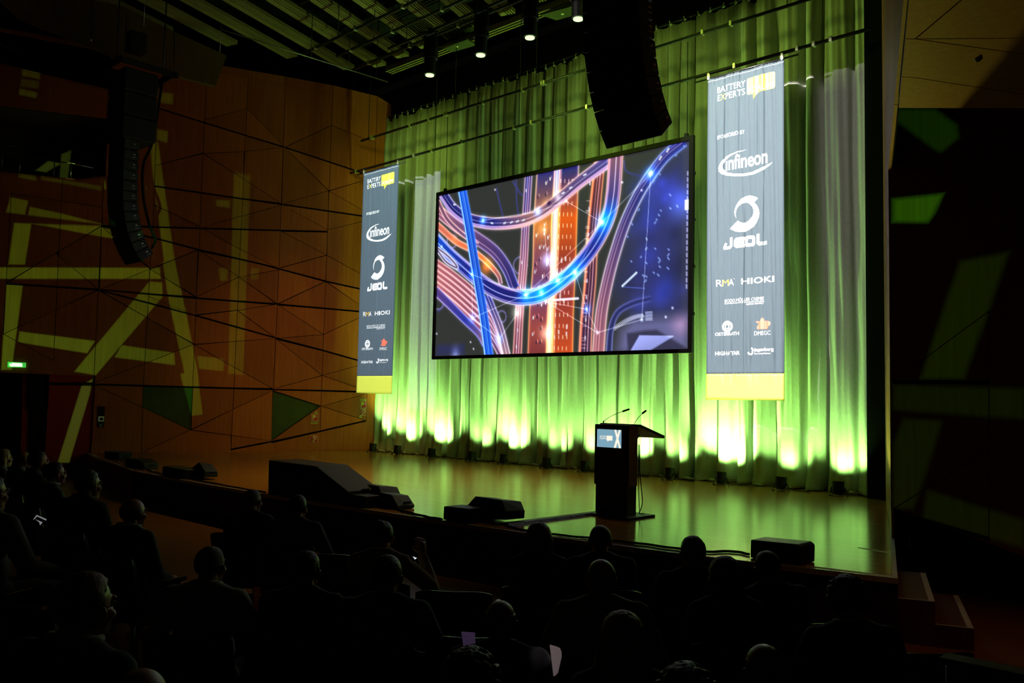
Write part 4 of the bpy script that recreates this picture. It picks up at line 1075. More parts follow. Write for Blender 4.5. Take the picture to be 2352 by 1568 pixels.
def road(pts, wd, body, edge, lines=(), alpha=1.0, n=12, ew=1.3, glow=0.35):
    """wd: half width in pixels (start, end) ; body/edge: colour stops along it"""
    C = smooth(S(pts), n); D, Sg, Tt = field(C)
    wv = np.interp(Tt, [0, 1], wd)
    al = np.clip(wv-D+0.5, 0, 1)*alpha
    over(al, cmix(Tt, body))
    ec = cmix(Tt, edge)
    add(np.exp(-((D-wv)/(ew*3.2))**2)*glow*0.5*alpha, ec)
    over(np.exp(-((D-wv)/ew)**2)*0.95*alpha, ec)
    for off, lw, c, a in lines:
        add(np.exp(-((D*Sg-off*wv)/lw)**2)*a*np.clip((wv-D)*0.5+0.5, 0, 1), c)
    return C
def seg(p, q, wd, col, a=1.0, gl=0.0):
    p, q = S([p, q]); d = q-p; L2 = d@d+1e-9
    t = np.clip(((XX-p[0])*d[0]+(YY-p[1])*d[1])/L2, 0, 1)
    q_ = np.hypot(XX-p[0]-d[0]*t, YY-p[1]-d[1]*t)
    add(np.clip(wd-q_+0.5, 0, 1)*a, col)
    if gl: add(np.exp(-(q_/(wd*4))**2)*gl, col)
def blob(p, rad, col, a=1.0):
    c = S([p])[0]; add(np.exp(-(((XX-c[0])**2+(YY-c[1])**2)/rad**2))*a, col)
def polyfill(pts, col, a=1.0, soft=1.0):
    P = S(pts); ins = np.zeros((PH, PW), bool); D = np.full((PH, PW), 1e9); n = len(P)
    for i in range(n):
        a_, b_ = P[i], P[(i+1) % n]
        c = (a_[1] > YY) != (b_[1] > YY)
        xx = (b_[0]-a_[0])*(YY-a_[1])/(b_[1]-a_[1]+1e-9)+a_[0]
        ins ^= c & (XX < xx)
        d = b_-a_; t = np.clip(((XX-a_[0])*d[0]+(YY-a_[1])*d[1])/(d@d+1e-9), 0, 1)
        D = np.minimum(D, np.hypot(XX-a_[0]-d[0]*t, YY-a_[1]-d[1]*t))
    sd = np.where(ins, D, -D); over(np.clip(sd/soft*0.5+0.5, 0, 1)*a, col)
def car(p, l, w_, ang, col, a=1.0):
    c = S([p])[0]; ca, sa = math.cos(ang), math.sin(ang)
    u = (XX-c[0])*ca+(YY-c[1])*sa; v = -(XX-c[0])*sa+(YY-c[1])*ca
    over(np.clip(l-np.abs(u)+.5, 0, 1)*np.clip(w_-np.abs(v)+.5, 0, 1)*a, col)
pr_ = random.Random(5)
NAVY, BLUE, CYAN = (.12,.13,.46), (.12,.36,.90), (.10,.62,1.0)
PINK, WHT, ORG, CREAM, PURP, PLUM = (1.0,.78,.76), (.93,.92,1.0), (1.0,.45,.18), (1.0,.93,.74), (.38,.28,.52), (.40,.24,.34)
# right hand park and lots
polyfill([(1500,330),(1640,170),(1757,62),(1750,1300),(1330,1140),(1265,1040),(1300,880),(1380,640)], (.19,.21,.50), 0.75, 40)
for _ in range(26): blob((pr_.uniform(1330,1740), pr_.uniform(330,1280)), pr_.uniform(8, 26), pr_.choice(((.05,.08,.42), (-.05,-.05,-.10), (.0,.05,.3))), pr_.uniform(.2,.6))
polyfill([(1265,1450),(1290,1330),(1370,1250),(1740,1230),(1745,1460),(1300,1490)], (.42,.42,.62), 0.9, 14)
polyfill([(1330,1350),(1450,1330),(1530,1325),(1745,1455),(1340,1490)], (.20,.20,.30), 0.9, 3)
for k in range(24):
    f = k/23; seg((1345+f*70, 1485-f*120), (1470+f*50+f*180-60, 1478-f*140+30), 0.7, (.55,.6,.85), .8)
for k in range(26):
    a = k/25; seg((1235+a*200, 1310-90*math.sin(a*1.5)), (1250+a*195, 1328-88*math.sin(a*1.5)), 0.6, (.8,.82,.95), .8)
for k in range(7): seg((1455, 1208+k*9), (1500, 1206+k*9), 0.5, (.8,.85,1), .7)
road([(1210,1480),(1225,1320),(1270,1210),(1370,1150),(1480,1120)], (6, 4), [(0,(.16,.17,.34)),(1,(.16,.18,.4))], [(0,(.5,.52,.8)),(1,(.3,.33,.65))], glow=.15)
# thin trails on dark ground
for pts in ([(460,390),(490,520),(520,640)], [(570,340),(620,420),(640,430)], [(140,1150),(70,1210)], [(1310,200),(1330,270),(1440,305)], [(590,330),(600,520),(640,700)]):
    road(pts, (.6, .6), [(0,(.2,.22,.45)),(1,(.2,.22,.4))], [(0,(.25,.26,.5)),(1,(.2,.22,.45))], glow=.1)
for cx_, cy_, r_ in ((75,1150,34), (497,1240,30), (620,900,45), (165,740,34)):
    road([(cx_+r_*math.cos(a), cy_+1.25*r_*math.sin(a)) for a in np.linspace(0, 6.28, 14)], (.5, .5), [(0,(.4,.4,.6)),(1,(.4,.4,.6))], [(0,(.45,.42,.62)),(1,(.4,.4,.6))], glow=.12, n=4)
# central motorway
road([(672,325),(655,620),(640,900),(615,1200),(600,1490)], (9, 11), [(0,(.17,.16,.44)),(.3,(.36,.24,.40)),(.6,(.62,.36,.42)),(1,(.45,.24,.30))], [(0,(.85,.72,.85)),(1,(1,.70,.66))], [(-.3,1,PINK,.7),(.25,1,WHT,.6)])
road([(790,292),(770,620),(765,900),(745,1200),(735,1490)], (24, 25), [(0,(.20,.18,.46)),(.25,(.82,.48,.20)),(.42,(.55,.30,.34)),(.62,(.42,.24,.40)),(.85,(.62,.28,.26)),(1,(.50,.22,.22))], [(0,(1,.80,.66)),(.5,(1,.72,.45)),(1,(1,.62,.42))], [(-.92,1.6,ORG,.8)])
road([(942,262),(930,620),(920,900),(905,1200),(898,1490)], (24, 26), [(0,(.16,.15,.44)),(.22,(.90,.36,.10)),(.45,(.62,.24,.16)),(.6,(.55,.22,.22)),(1,(.80,.30,.14))], [(0,(.9,.75,.8)),(.2,(1,.68,.32)),(1,(1,.62,.34))], [(.9,1.8,ORG,.9),(.75,.8,CREAM,.5)])
road([(864,275),(852,620),(843,900),(822,1200),(812,1490)], (4.5, 6.5), [(0,(.5,.5,.75)),(.2,(1,.92,.72)),(1,(1,.86,.62))], [(0,(.9,.85,1)),(1,(1,.85,.6))], [(0,1.2,(1,1,.9),.8)])
road([(1150,190),(1128,400),(1100,700),(1085,1000),(1062,1250),(1050,1490)], (12, 14), [(0,(.45,.20,.22)),(.3,(.30,.14,.20)),(1,(.24,.16,.28))], [(0,(1,.6,.42)),(1,(1,.66,.55))], [(.8,2,ORG,.8),(-.4,.9,PINK,.7),(.1,.7,PINK,.5)])
for k in range(60):
    y = pr_.uniform(340,1470); t = (y-300)/1190
    if abs(t-0.5) < .03: continue
    seg((1075-35*t-10, y), (1075-35*t+14, y), .5, (.9,.75,.72), .6) if k % 2 else None
# lane marks and cars
for lane in range(4):
    for k in range(16):
        t = k/16+.02; x = 880+lane*27-t*45+10; y = 300+t*1190
        seg((x, y), (x-1, y+22), .6, (1,.9,.8), .8)
for lane in range(4):
    for k in range(13):
        if pr_.random() < .35: continue
        t = (k+pr_.random()*.6)/13; x = 740+lane*26-t*42; y = 305+t*1180
        car((x, y), 1.6, 3.4, 0, pr_.choice(((.95,.95,1), (.85,.85,.9), (.2,.15,.25), (1,1,.95))), .9)
        seg((x+10, y-20), (x+10, y-2), .5, (1,.85,.75), .6)
for k in range(12):
    t = pr_.random(); car((890+pr_.randrange(4)*26-t*45, 320+t*1150), 1.8, 4.2, 0, (.95,.9,.88), .85)
for y in (400, 560, 880, 1040, 1330, 1440): car((662-(y-330)*.06, y), 1.5, 3.4, 0, (.9,.88,.95), .9)
for y in (350, 520, 690, 1000, 1110, 1260, 1380): car((1085-(y-300)*.03, y), 1.6, 3.6, 0, (.9,.85,.95), .85)
for p, c, a in (((770,660),(.5,.45,.3),.55), ((800,860),(.55,.75,1),.8), ((600,1210),(.8,.8,.75),.6), ((790,1350),(.9,.85,.7),.6), ((800,500),(.9,.8,.4),.5)): blob(p, 14, c, a)
# ramps at the left
road([(75,540),(200,640),(330,720),(450,810),(530,920),(580,1045)], (13, 12), [(0,(.52,.32,.42)),(.35,(.38,.26,.44)),(1,(.15,.16,.44))], [(0,PINK),(.5,(.7,.6,.85)),(1,(.6,.65,1))], [(.3,1,PINK,.4)])
road([(75,640),(190,740),(300,800),(400,880),(470,960),(490,1020)], (7, 4), [(0,(.8,.42,.36)),(.5,(.95,.45,.2)),(1,(.4,.25,.4))], [(0,(1,.72,.6)),(1,(.95,.8,.8))], [])
blob((395,905), 16, (1,.42,.05), .8); blob((180,730), 12, (.5,.2,.05), .5)
road([(75,480),(130,590),(220,680),(330,760)], (5, 4), [(0,(.4,.25,.35)),(1,(.36,.26,.44))], [(0,PINK),(1,PINK)], [])
for k in range(6):
    o = k*38
    road([(68,880+o),(180,960+o*1.05),(300,1060+o*1.1),(390,1160+o),(440,1260+o*.8),(500,1490+o*.2)], (5, 4), [(0,(.62,.34,.38)),(.5,(.45,.22,.30)),(1,(.30,.2,.36))], [(0,(1,.76,.74)),(1,(.9,.78,.9))], [])
road([(62,1075),(150,1160),(250,1260),(340,1350),(380,1420)], (10, 6), [(0,(.34,.24,.5)),(.5,(.16,.2,.6)),(1,(.6,.4,.45))], [(0,(.8,.7,.9)),(1,(.5,.55,1))], [])
road([(400,1100),(440,1200),(490,1330),(530,1490)], (8, 9), [(0,(.16,.18,.5)),(1,(.6,.45,.5))], [(0,(.6,.65,1)),(1,(1,.9,.95))], [(0,.8,WHT,.6)])
# upper loop
road([(105,430),(170,520),(260,585),(380,615),(500,620),(640,600),(760,548),(880,455),(1010,345),(1130,255),(1225,185)], (11.5, 13), [(0,(.14,.14,.42)),(.35,(.13,.15,.46)),(.55,(.62,.42,.42)),(.75,(.35,.26,.46)),(1,(.26,.24,.55))], [(0,(.7,.72,1)),(.5,PINK),(.75,(1,.8,.74)),(1,(.95,.85,1))], [(.55,1.3,PINK,.7),(-.1,.8,WHT,.4),(.8,1.2,(1,.7,.6),.6)])
for p in ((180,495),(430,618),(515,617),(560,612),(600,605),(640,597),(905,415),(955,380),(1050,292)):
    c0 = S([p])[0]; car(p, 4, 1.7, -0.25 if p[0] > 500 else 0.3, (.92,.93,1), .95)
blob((810,480), 5, (-.5,-.45,-.3), .8); blob((735,540), 9, (.2,.55,1), .9); blob((370,600), 9, (.2,.6,1), .9); blob((870,445), 8, (.6,.65,.6), .8)
# great lower loop
road([(70,745),(150,830),(240,910),(330,985),(430,1055),(540,1100),(650,1112),(760,1090),(870,1020),(980,925),(1080,810),(1160,680),(1215,545),(1238,420),(1248,300),(1255,180)], (15, 16),
     [(0,(.10,.30,.80)),(.15,(.12,.16,.52)),(.35,(.12,.13,.44)),(.45,(.08,.42,.95)),(.58,(.12,.44,.98)),(.68,(.13,.16,.56)),(.79,(.08,.40,.9)),(.86,(.28,.24,.52)),(1,(.52,.34,.44))],
     [(0,(.75,.8,1)),(.3,(.85,.82,1)),(.6,(1,.86,.9)),(1,(1,.76,.72))], [(.1,.9,WHT,.7),(-.8,1.6,(1,.75,.75),.5),(.75,.9,PINK,.5)])
road([(75,810),(130,880),(200,915),(150,850),(75,790)], (3, 3), [(0,(.3,.25,.4)),(1,(.3,.25,.4))], [(0,WHT),(1,WHT)], [])
for p in ((660,1095),(870,1000),(985,945),(760,1080)): blob(p, 17, (.05,.55,.95), .75); blob(p, 5, (.8,.9,.9), .9)
blob((1170,600), 17, (.0,.5,.95), .85); blob((1165,612), 6, (.7,.7,.6), .9)
# right hand road
road([(1700,75),(1590,165),(1500,280),(1410,420),(1320,610),(1250,820),(1200,1010),(1160,1220),(1140,1470)], (10, 13), [(0,(.14,.17,.52)),(.4,(.15,.17,.46)),(.65,(.36,.26,.44)),(1,(.62,.38,.42))], [(0,(.45,.58,1)),(.35,(.8,.85,1)),(1,(1,.78,.76))], [(0,.8,PINK,.45),(.5,.8,PINK,.35)])
blob((1490,285), 13, (.1,.45,1), .9); blob((1490,280), 5, (.8,.8,.7), .9)
for p in ((1605,125),(1555,178)): car(p, 4.2, 1.8, -0.95, (.92,.93,1), .9)
# straight blue road on top
road([(230,395),(275,640),(325,940),(375,1230),(412,1500)], (12, 12), [(0,(.12,.34,.86)),(.5,(.10,.28,.74)),(1,(.10,.32,.85))], [(0,(.3,.55,1)),(1,(.4,.62,1))], [(-.15,.9,(.45,.7,1),.6),(.2,.7,(.4,.6,1),.5),(.9,1.2,(.8,.9,1),.7)], n=6)
# overhead gantry, cars in the lot, side building lights
seg((840,1130), (1005,1118), 2.2, (.8,.78,.95), .9); seg((1300,1035), (1395,945), 1.8, (.75,.82,1), .9); seg((1300,1040), (1450,1050), .6, (.3,.4,.8), .6)
for p in ((1620,425),(1622,515),(1668,500),(1410,525),(1365,620),(1335,705),(1462,720),(1460,785),(1425,840),(1460,880),(1520,785),(1610,790),(1608,825),(1608,850),(1545,850),(1548,870),(1550,905),(1605,915),(1440,965),(1460,970),(1455,1000),(1540,960),(1510,945),(1545,560),(1530,590),(1558,530),(1520,610),(1360,870),(1550,285),(1510,335),(1715,100),(1660,160)):
    car(p, pr_.uniform(2.2,3.4), 1.4, pr_.choice((0.8, 1.0, -0.8)), (.52,.62,.95), .85)
for y in range(280, 1060, 42): car((1738-(y-280)*.012, y), 1.4, 4, 0, (.75,.75,.95), .8)
car((1735,490), 5, 9, 0, (.9,.92,1), .95); blob((1700,490), 26, (.2,.3,.7), .7)
blob((1690,1290), 18, (.35,.2,.2), .7); blob((190,1480), 12, (.6,.65,1), .8); polyfill([(70,1430),(250,1425),(250,1490),(60,1500)], (.16,.18,.42), .6, 6)
for p in ((1300,342),(1430,395),(290,1410),(310,1455),(1590,1240),(1635,1180),(450,395),(65,1355)): blob(p, 2, (.8,.8,.9), 1)
# network of light
NET = [(1165,610),(1490,285),(1430,1258),(1135,1345),(1062,1190),(870,1000),(655,1095),(297,960),(95,775),(302,1250),(480,1390),(370,600),(735,540),(925,470),(985,945),(800,870),(780,660),(600,1220),(790,1140)]
for i, j in ((0,1),(1,2),(2,3),(3,4),(4,14),(0,14),(0,13),(0,6),(5,14),(5,6),(6,7),(7,8),(9,7),(9,10),(11,12),(15,16),(15,5),(6,14),(10,17),(18,3),(12,13),(0,5),(9,6),(18,4)):
    seg(NET[i], NET[j], .42, (.85,.88,1), .6)
for p in NET: blob(p, 3, (.7,.8,.9), .9)
for p in (NET[4], NET[10], NET[9], NET[7]): blob(p, 10, (.05,.4,.9), .7)
img = np.clip(img, 0, 1)
lin = np.where(img <= 0.04045, img/12.92, ((img+0.055)/1.055)**2.4)
V = np.empty(((PH+1)*(PW+1), 3)); gx = np.linspace(ix0, ix1, PW+1); gz = np.linspace(iz1, iz0, PH+1)
V[:, 0] = np.tile(gx, PH+1); V[:, 1] = SY+0.016; V[:, 2] = np.repeat(gz, PW+1)
ii = (np.arange(PH)[:, None]*(PW+1)+np.arange(PW)[None]).ravel()
Fq = np.stack([ii, ii+PW+1, ii+PW+2, ii+1], 1)
me = bpy.data.meshes.new('screen_picture')
me.vertices.add(len(V)); me.vertices.foreach_set('co', V.ravel())
me.loops.add(Fq.size); me.loops.foreach_set('vertex_index', Fq.ravel().astype(np.int32))
me.polygons.add(len(Fq)); me.polygons.foreach_set('loop_start', (np.arange(len(Fq))*4).astype(np.int32))
me.update(calc_edges=True); me.validate()
pad = np.pad(lin, ((0, 1), (0, 1), (0, 0)), 'edge'); pad2 = np.pad(lin, ((1, 0), (1, 0), (0, 0)), 'edge'); vc = (pad+pad2)/2
at = me.color_attributes.new('picture', 'FLOAT_COLOR', 'POINT')
at.data.foreach_set('color', np.c_[vc.reshape(-1, 3), np.ones(len(V))].astype(np.float32).ravel())
M_PIC = bpy.data.materials.new('lit_picture'); M_PIC.use_nodes = True
nt = M_PIC.node_tree; b = nt.nodes['Principled BSDF']; va = nt.nodes.new('ShaderNodeVertexColor'); va.layer_name = 'picture'
b.inputs['Base Color'].default_value = (0.02, 0.02, 0.02, 1); b.inputs['Roughness'].default_value = 0.7
nt.links.new(va.outputs[0], b.inputs['Emission Color']); b.inputs['Emission Strength'].default_value = 1.05
under(link('screen_picture', me, M_PIC), scr)

# ------------------------------------------------------------------ hanging loudspeaker columns
M_GRILLE = noisy('speaker_grille', (0.006, 0.006, 0.006), (0.010, 0.010, 0.010), 120, 0.7, 0.25)
M_BADGE = mat('speaker_badge', (0.6, 0.6, 0.58), 0.3, 0.5, 0.8)
# profile of the column at its front: (y, z, tilt degrees)
COLUMN = []
y, z, tl = 0.0, 7.04, 0.0
tilts = [0, 0, 1, 1, 2, 4, 7, 11, 16, 22, 29, 37]
for t in tilts:
    COLUMN.append((y, z, t)); a = math.radians(t); y += math.sin(a)*0.233; z -= math.cos(a)*0.233
def hang_speaker(name, label, x, yf, yaw, top, dz):
    e = empty(name, (x, yf, 4.4)); tag(e, label, 'loudspeaker', 'hanging loudspeaker columns'); bpy.context.view_layer.update()
    Mz = Matrix.Translation((x, yf, dz)) @ Matrix.Rotation(yaw, 4, 'Z')
    for (yy, zz, t) in COLUMN:
        M4 = Mz @ Matrix.Translation((0, yy, zz)) @ Matrix.Rotation(math.radians(t), 4, 'X')
        bm = bmesh.new()
        P = [(-0.41, 0.0, -0.002), (0.41, 0.0, -0.002), (0.41, 0.0, -0.228), (-0.41, 0.0, -0.228)]
        Q = [(-0.36, 0.36, -0.02), (0.36, 0.36, -0.02), (0.36, 0.36, -0.21), (-0.36, 0.36, -0.21)]
        A = [bm.verts.new(p) for p in P]; B = [bm.verts.new(p) for p in Q]
        bm.faces.new(A); bm.faces.new(B[::-1])
        for i in range(4): bm.faces.new((A[i], B[i], B[(i+1) % 4], A[(i+1) % 4]))
        bmesh.ops.bevel(bm, geom=bm.edges[:], offset=0.012, segments=1, affect='EDGES')
        bm.transform(M4); c = under(from_bm('cabinet', bm, M_BLKPAINT), e)
        bm = bmesh.new(); add_box(bm, (0, -0.004, -0.115), (0.76, 0.02, 0.19)); bm.transform(M4)
        g = from_bm('grille', bm, M_GRILLE); bpy.context.view_layer.update(); under(g, c)
        for s in (-1, 1):
            bm = bmesh.new(); add_box(bm, (s*0.383, 0.24, -0.10), (0.02, 0.05, 0.024)); add_box(bm, (s*0.383, 0.24, -0.16), (0.02, 0.09, 0.007)); bm.transform(M4)
            under(from_bm('rigging_plate', bm, M_BADGE), c)
    # three deep bass cabinets above and the flying frame
    for k in range(3):
        zt = 8.62-k*0.53
        bm = bmesh.new(); add_box(bm, (0, 0.30, zt-0.265), (0.86, 0.76, 0.515)); bmesh.ops.bevel(bm, geom=bm.edges[:], offset=0.03, segments=1, affect='EDGES'); bm.transform(Mz)
        under(from_bm('bass_cabinet', bm, M_BLKPAINT), e)
    bm = bmesh.new()
    for s in (-1, 1): add_box(bm, (s*0.45, 0.42, 8.72), (0.06, 1.35, 0.12))
    for yy in (-0.2, 1.0): add_box(bm, (0, yy, 8.72), (0.96, 0.06, 0.12))
    bm.transform(Mz); under(from_bm('flying_frame', bm, M_BLKPAINT), e)
    for yy in (-0.1, 0.95):
        p = Mz @ Vector((0, yy, 8.75)); under(tube('chain', [p, p+Vector((0, 0, 2.6))], 0.018, M_PIPE, seg=6), e)
    bm = bmesh.new(); add_box(bm, (0, 0.3, 9.35), (0.3, 0.35, 0.45)); bm.transform(Mz); under(from_bm('chain_hoist', bm, M_BLKPAINT), e)
    cp = [Mz @ Vector(p) for p in ((0.1, 0.9, 8.6), (0.1, 0.75, 7.2), (0.12, 0.56, 6.6), (0.1, 0.60, 5.9), (0.1, 0.76, 5.3), (0.1, 0.92, 4.95), (0.1, 0.86, 4.75))]
    C = smooth(np.array([list(p) for p in cp]), 6)
    under(tube('speaker_cable', [tuple(p) for p in C], 0.032, M_BLACK, seg=6), e)
hang_speaker('hanging_loudspeaker', 'curved black loudspeaker column hanging at far left before the wood wall', -19.2, 7.44, 0.0, 8.7, 0.0)
hang_speaker('hanging_loudspeaker', 'black loudspeaker column hanging in front of the curtain above the screen', -5.80, 7.62, -0.03, 8.7, 0.19)
# ------------------------------------------------------------------ lectern
LX0, LX1, LY = -7.13, -6.585, 9.2
le = empty('lectern', ((LX0+LX1)/2, LY+0.15, 0)); tag(le, 'dark lectern with a small lit screen on its front, centre right of stage', 'lectern'); bpy.context.view_layer.update()
M_LECT = noisy('lectern_grey', (0.05, 0.042, 0.034), (0.06, 0.05, 0.042), 20, 0.55, 0.3)
M_LECTW = noisy('lectern_side_wood', (0.17, 0.07, 0.02), (0.22, 0.09, 0.025), 5, 0.5, 0.3, (4, 4, .5))
under(box('body', ((LX0+LX1)/2, LY+0.10, 0.80), (LX1-LX0, 0.20, 0.80), M_LECT, bevel=0.006), le)
under(box('side_panel', (LX1+0.006, LY+0.11, 0.80), (0.012, 0.19, 0.79), M_LECTW), le)
under(box('pedestal', ((LX0+LX1)/2+0.01, LY+0.11, 0.215), (LX1-LX0-0.03, 0.20, 0.40), M_BLKPAINT), le)
under(box('base_plate', ((LX0+LX1)/2+0.05, LY+0.16, 0.014), (0.72, 0.58, 0.028), M_BLKPAINT, bevel=0.004), le)
tp = [(-6.62, LY+0.16, 1.185), (-6.62, LY+0.19, 1.215), (-6.62, LY+0.76, 1.06), (-6.62, LY+0.75, 1.02)]
under(prism('reading_desk', [(LX0-0.05, p[1], p[2]) for p in tp], (LX1-LX0+0.12, 0, 0), M_BLKPAINT, bevel=0.004), le)
under(prism('desk_bracket', [(-6.88, LY+0.2, 0.72), (-6.88, LY+0.2, 1.17), (-6.88, LY+0.66, 1.045)], (0.03, 0, 0), M_LECT), le)
# lit front screen
d = [ony(x, y, LY-0.005) for x, y in ((1373,985),(1428.3,987),(1428,1029.6),(1372,1025))]
dx0, dx1 = (d[0][0]+d[3][0])/2, (d[1][0]+d[2][0])/2; dz1, dz0 = (d[0][2]+d[1][2])/2, (d[2][2]+d[3][2])/2
dw, dh = dx1-dx0, dz1-dz0
dp = under(box('display', ((dx0+dx1)/2, LY-0.006, (dz0+dz1)/2), (dw+0.04, 0.016, dh+0.04), M_BLACK), le)
bpy.context.view_layer.update()
M_DB = mat('display_blue', (0.05, 0.08, 0.1), 0.4, emit=(0.21, 0.40, 0.52), estr=0.95); M_DW = mat('display_white', (0.3, 0.3, 0.3), 0.4, emit=(1, 0.93, 0.78), estr=1.0)
def dq(pts, k=0): return [(dx0+a*dw, LY-0.0155-0.0008*k, dz1-b*dh) for a, b in pts]
under(prism('lit_panel', dq([(0,0),(1,0),(1,1),(0,1)]), (0, 0.002, 0), M_DB), dp)
under(prism('letter_stroke', dq([(.715,0),(.79,0),(.985,1),(.91,1)], 1), (0, 0.0006, 0), M_DW), dp)
under(prism('letter_stroke', dq([(.90,0),(.975,0),(.79,1),(.70,1)], 2), (0, 0.0006, 0), M_DW), dp)
bm = bmesh.new()
fit_text(bm, 'BATTERY', .12, -.455, .39, -.36); fit_text(bm, 'EXPERTS', .12, -.565, .39, -.475)
for v in bm.verts: v.co = (dx0+v.co.x*dw, LY-0.017, dz1+v.co.y*dh)
me = bpy.data.meshes.new('lettering'); bm.to_mesh(me); bm.free(); under(link('lettering', me, M_DW), dp)
bm = bmesh.new(); flat_poly(bm, rrect(.40, -.61, .64, -.345, .015)); flat_poly(bm, [(.44,-.60),(.445,-.69),(.50,-.60)])
for v in bm.verts: v.co = (dx0+v.co.x*dw, LY-0.0168, dz1+v.co.y*dh)
me = bpy.data.meshes.new('speech_bubble'); bm.to_mesh(me); bm.free(); under(link('speech_bubble', me, M_DW), dp)
# microphones
for i, pts in enumerate((((1386,973.5),(1387,968),(1396,960),(1411,952),(1430,944.5),(1445,939.5)), ((1456,984),(1457,974),(1461,966),(1467,958),(1475,949.5),(1484,942.5)))):
    P = [ony(x, y, LY+0.22) for x, y in pts]
    mic = empty('gooseneck_microphone', tuple(P[0]))
    tag(mic, ('gooseneck microphone standing on the left of the lectern top', 'gooseneck microphone on the reading desk, right of the other')[i], 'microphone', 'lectern microphones'); bpy.context.view_layer.update()
    C = [tuple(p) for p in smooth(np.array(P[:5]), 5)]
    under(tube('gooseneck', C, 0.004, M_BLACK, seg=6), mic)
    under(tube('capsule', [tuple(P[4]), tuple(P[4]+(P[5]-P[4])*.15), tuple(P[5])], [0.010, 0.013, 0.012], M_BLACK, seg=10), mic)
    b0 = P[0]; under(tube('stem', [(b0[0], b0[1], b0[2]-0.03), (b0[0], b0[1], b0[2]+0.045)], 0.008, M_BLACK, seg=8), mic)
cb = empty('lectern_cable', (LX1+.03, LY+.15, 0.7)); tag(cb, 'thin black cable hanging down the back of the lectern to its base', 'cable'); bpy.context.view_layer.update()
cpts = [(LX1+.03, LY+.22, 0.95), (LX1+.035, LY+.23, 0.6), (LX1+.05, LY+.24, 0.42), (LX1+.075, LY+.24, 0.22), (LX1+.05, LY+.25, 0.12), (LX1+.02, LY+.25, 0.05), (LX1+.07, LY+.30, 0.045)]
under(tube('cable_strand', [tuple(p) for p in smooth(np.array(cpts), 6)], 0.006, M_BLACK, seg=6), cb)
cpts = [(LX1+.026, LY+.2, 0.95), (LX1+.03, LY+.21, 0.5), (LX1+.03, LY+.22, 0.3), (LX1+.025, LY+.25, 0.05)]
under(tube('cable_strand', [tuple(p) for p in smooth(np.array(cpts), 6)], 0.005, M_BLACK, seg=6), cb)
# cable ramp on the deck
a, b_ = onz(1158,1207), onz(1366,1180)
cr = empty('cable_ramp', tuple((a+b_)/2)); tag(cr, 'flat black cable ramp running over the deck to the lectern', 'cable ramp'); bpy.context.view_layer.update()
n = 6
for k in range(n):
    p = a+(b_-a)*(k/n+.003); q = a+(b_-a)*((k+1)/n-.003)
    P = [(p[0]-.09, p[1], .001), (p[0]+.09, p[1], .001), (p[0]+.05, p[1], .03), (p[0]-.05, p[1], .03)]
    bm = bmesh.new(); A = [bm.verts.new(v) for v in P]; B = [bm.verts.new((v[0]+q[0]-p[0], v[1]+q[1]-p[1], v[2])) for v in P]
    bm.faces.new(A); bm.faces.new(B[::-1])
    for i in range(4): bm.faces.new((A[i], B[i], B[(i+1) % 4], A[(i+1) % 4]))
    under(from_bm('ramp_section', bm, M_BLKPAINT), cr)

# ------------------------------------------------------------------ loudspeakers lying on the front edge of the stage
def floor_speaker(label, pix, y0, depth, kind, tri=False):
    P = [ony(x, yy, y0) for x, yy in pix]
    zmin = min(p[2] for p in P)
    P = [np.array([p[0], y0, max(0.004, p[2]-zmin*(1 if zmin < 0.06 else 0)) if p[2]-zmin > 0.035 else 0.004]) for p in P]
    c = sum(P)/len(P)
    name = {'wedge': 'stage_monitor', 'box': 'front_fill_speaker', 'sub': 'side_fill_speaker'}[kind]
    e = empty(name, (c[0], y0+depth/2, 0)); tag(e, label, 'loudspeaker', 'black speakers on the stage edge'); bpy.context.view_layer.update()
    back = 0.86 if kind == 'wedge' else 1.0
    bm = bmesh.new(); A = [bm.verts.new(p) for p in P]
    B = [bm.verts.new((c[0]+(p[0]-c[0])*(1.0), y0+depth, p[2]*back)) for p in P]
    n = len(P); bm.faces.new(A); bm.faces.new(B[::-1])
    for i in range(n): bm.faces.new((A[i], B[i], B[(i+1) % n], A[(i+1) % n]))
    bmesh.ops.bevel(bm, geom=bm.edges[:], offset=0.008, segments=1, affect='EDGES')
    under(from_bm('cabinet', bm, M_BLKPAINT), e)
    G = [c+(p-c)*0.86 for p in P]
    under(prism('grille', [(g[0], y0-0.006, g[2]) for g in G], (0, 0.01, 0), M_GRILLE), e)
    xs = [p[0] for p in P]; zs = [p[2] for p in P]
    under(box('handle', (max(xs)-0.01, y0+depth*0.55, (max(zs))*0.42), (0.02, 0.12, 0.03), M_BLACK), e)
    for sx in (min(xs)+.05, max(xs)-.05):
        under(box('rubber_foot', (sx, y0+depth*.5, 0.003), (0.04, depth*.7, 0.006), M_BLACK), e)
    return e
floor_speaker('small black box speaker farthest left on the stage edge', [(240,1036),(273,1040),(271,1056),(240,1051)], 7.9, 0.3, 'box')
floor_speaker('low black speaker second from left on the stage edge', [(289,1053),(315,1056),(330,1066),(330,1075),(287,1072)], 7.32, 0.3, 'box')
floor_speaker('black box speaker beside a small upright wedge, left stage edge', [(374,1072),(425,1081),(424,1100),(371,1094)], 7.04, 0.3, 'box')
floor_speaker('small upright wedge speaker showing its open back, left stage edge', [(457,1063),(470,1084),(469,1098),(437,1099),(432,1081)], 7.25, 0.25, 'wedge')
floor_speaker('largest black speaker with sloping end on the stage edge', [(617,1061),(725,1075),(798,1133),(798,1163),(615,1137)], 7.06, 0.55, 'sub')
floor_speaker('flat black box in front of the two wedge monitors', [(762,1136),(838,1148),(838,1172),(760,1163)], 7.12, 0.25, 'box')
